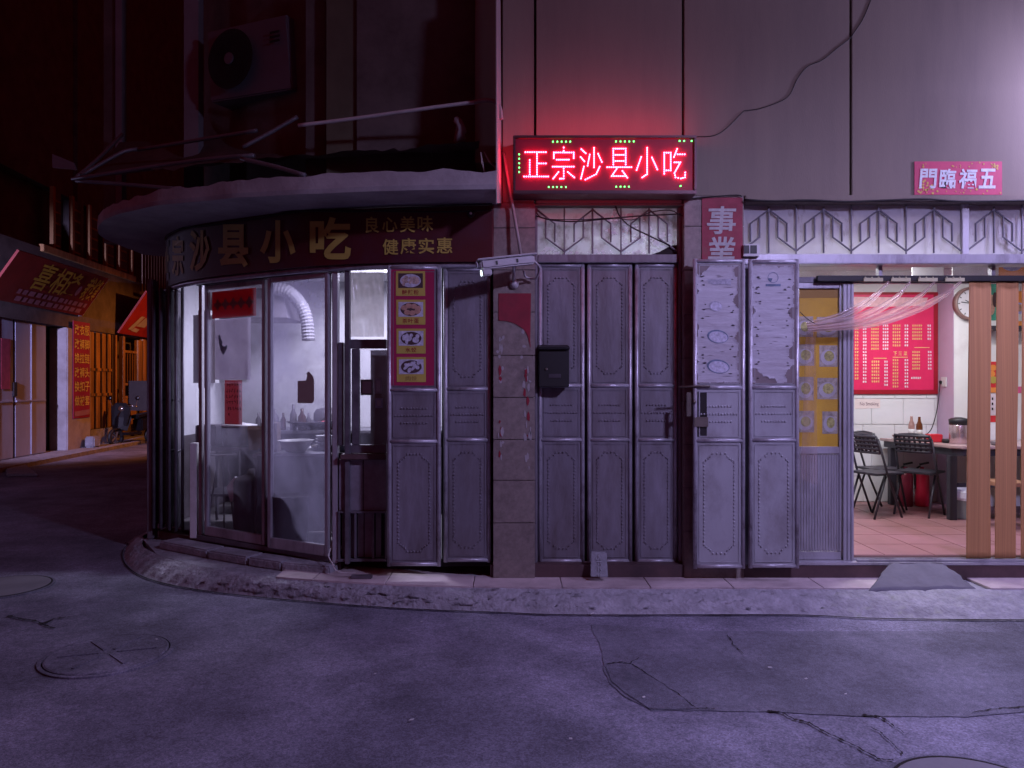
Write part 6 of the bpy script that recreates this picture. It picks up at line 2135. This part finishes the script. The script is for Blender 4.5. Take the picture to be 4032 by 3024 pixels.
for s_, x_ in ((-1, cx - .36), (1, cx + .28)):
    MB().tube([(x_, cy - .24, 1.08), (x_ + s_ * .05, cy - .26, 1.24)], .008, 6).build('mirror_stem', m_sc, sc)
    MB().lathe([(.055, .012), (.06, 0), (.05, -.012)], (x_ + s_ * .05, cy - .26, 1.28), 14, 'y').build('mirror', m_sb, sc, smooth=True)
MB().prism([(cx - .30, cy - .36, .56), (cx - .36, cy - .30, 1.04), (cx - .2, cy - .36, 1.16), (cx + .1, cy - .42, 1.16), (cx + .22, cy - .40, 1.02), (cx + .14, cy - .46, .56)], (.01, .04, 0)).build('wind_apron', M('apron_quilt', (.007, .006, .009), rough=.7, var=.4, scale=14), sc, .015)
MB().prism([(cx - .02, cy - .02, .72), (cx + .26, cy - .06, .72), (cx + .52, cy + .72, .84), (cx + .24, cy + .78, .84)], (0, 0, .09)).build('seat', m_sb, sc, .03)
MB().prism([(cx - .0, cy + .1, .38), (cx + .3, cy + .04, .38), (cx + .5, cy + .74, .5), (cx + .22, cy + .78, .5)], (0, 0, .33)).build('body', m_sb, sc, .03)
MB().prism([(cx - .16, cy - .34, .30), (cx + .16, cy - .38, .30), (cx + .28, cy + .1, .30), (cx - .02, cy + .14, .30)], (0, 0, .07)).build('footboard', m_sb, sc, .01)
MB().tube([(cx + .42, cy + .2, .32), (cx + .62, cy + .7, .36)], .04, 8).build('exhaust', m_sc, sc, smooth=True)
tag(MB().box(X(350, 12.6), X(388, 12.6), 12.4, 12.7, .09, .36).build('foam_block', m_conc, bevel=.03), 'pale block lying at the foot of the orange doors', 'block')
tag(MB().box(X(520, 15.5), X(600, 15.5), 15.3, 15.4, .9, 1.75).build('grey_board', M('grey_board', (.05, .045, .05), rough=.8), bevel=.01), 'grey board standing behind the scooter', 'board')
# slab ramp by the left doors
tag(MB().prism([G(20, 1832), G(90, 1828), G(150, 1878), G(25, 1880)], (0, 0, .06)).build('loose_slab', m_conc, bevel=.02), 'loose concrete slab at the foot of the left metal doors', 'slab')
# ------------------------------------------------------------------ street lamps
def street_lamp(label, x, y, h, arm, watts, col, size=.12, group=None, spot=None):
    t = thing('street_lamp', label, 'street lamp', (x, y, 0))
    ax_, ay_ = arm
    MB().tube([(x, y, 0), (x, y, h)], [.06, .04], 12).build('pole', m_pipe, t, smooth=True)
    MB().tube([(x, y, h - .05), (x + ax_ * .5, y + ay_ * .5, h + .12), (x + ax_, y + ay_, h + .1)], .03, 8).build('arm', m_pipe, t, smooth=True)
    c = (x + ax_, y + ay_, h + .1)
    MB().lathe([(.16, -.02), (.17, .0), (.10, .07), (.03, .09), (.001, .09)], c, 18).build('lamp_head', m_pipe, t, smooth=True)
    MB().lathe([(.13, -.03), (.10, -.055), (.001, -.06)], c, 18).build('lens', EM('lamp_lens', col, 8.0), t, smooth=True)
    if spot:
        o = light('lamp_light', 'SPOT', (c[0], c[1], c[2] - .08), watts, col, t, shadow_soft_size=size, spot_size=R(spot[1]), spot_blend=.6)
        d_ = Vector(spot[0]) - Vector(c)
        o.rotation_euler = d_.to_track_quat('-Z', 'Y').to_euler()
        o.matrix_parent_inverse = mtx(t).inverted()
        if len(spot) > 2:        # added point fill at the lamp head, no globe is built
            light('fill_light', 'POINT', (c[0], c[1], c[2] - .1), watts * spot[2], col, t, shadow_soft_size=size)
    else:
        light('lamp_light', 'POINT', (c[0], c[1], c[2] - .12), watts, col, t, shadow_soft_size=size)
    return t


COOL = (.58, .52, 1.0)
street_lamp('wall-high street lamp just beyond the right edge', 5.2, -.25, 3.9, (-.25, -.35), STREET_W, COOL, .15)
street_lamp('unseen added lamp over the lane filling road and shop front with light', 3.4, -5.2, 4.6, (0, .9), LANE_FILL_W, COOL, .2, spot=((2.4, -3.4, 0), 150, .22))  # made-up lamp, added as general fill for road and facade
street_lamp('unseen added lamp beyond the left edge lighting the alley doors', -9.0, 2.0, 3.3, (-.2, .8), ALLEY_FILL_W, COOL, .12, spot=((-10.4, 10.4, 2.6), 46, .010))  # unseen lamp added to brighten the metal doors in the alley
lamp = street_lamp('orange sodium lamp in the alley hidden behind the corner building', -5.2, 14.2, 4.6, (-.6, .3), SODIUM_W, (1.0, .30, .05), .12, spot=((-10.0, 14.4, .3), 100))
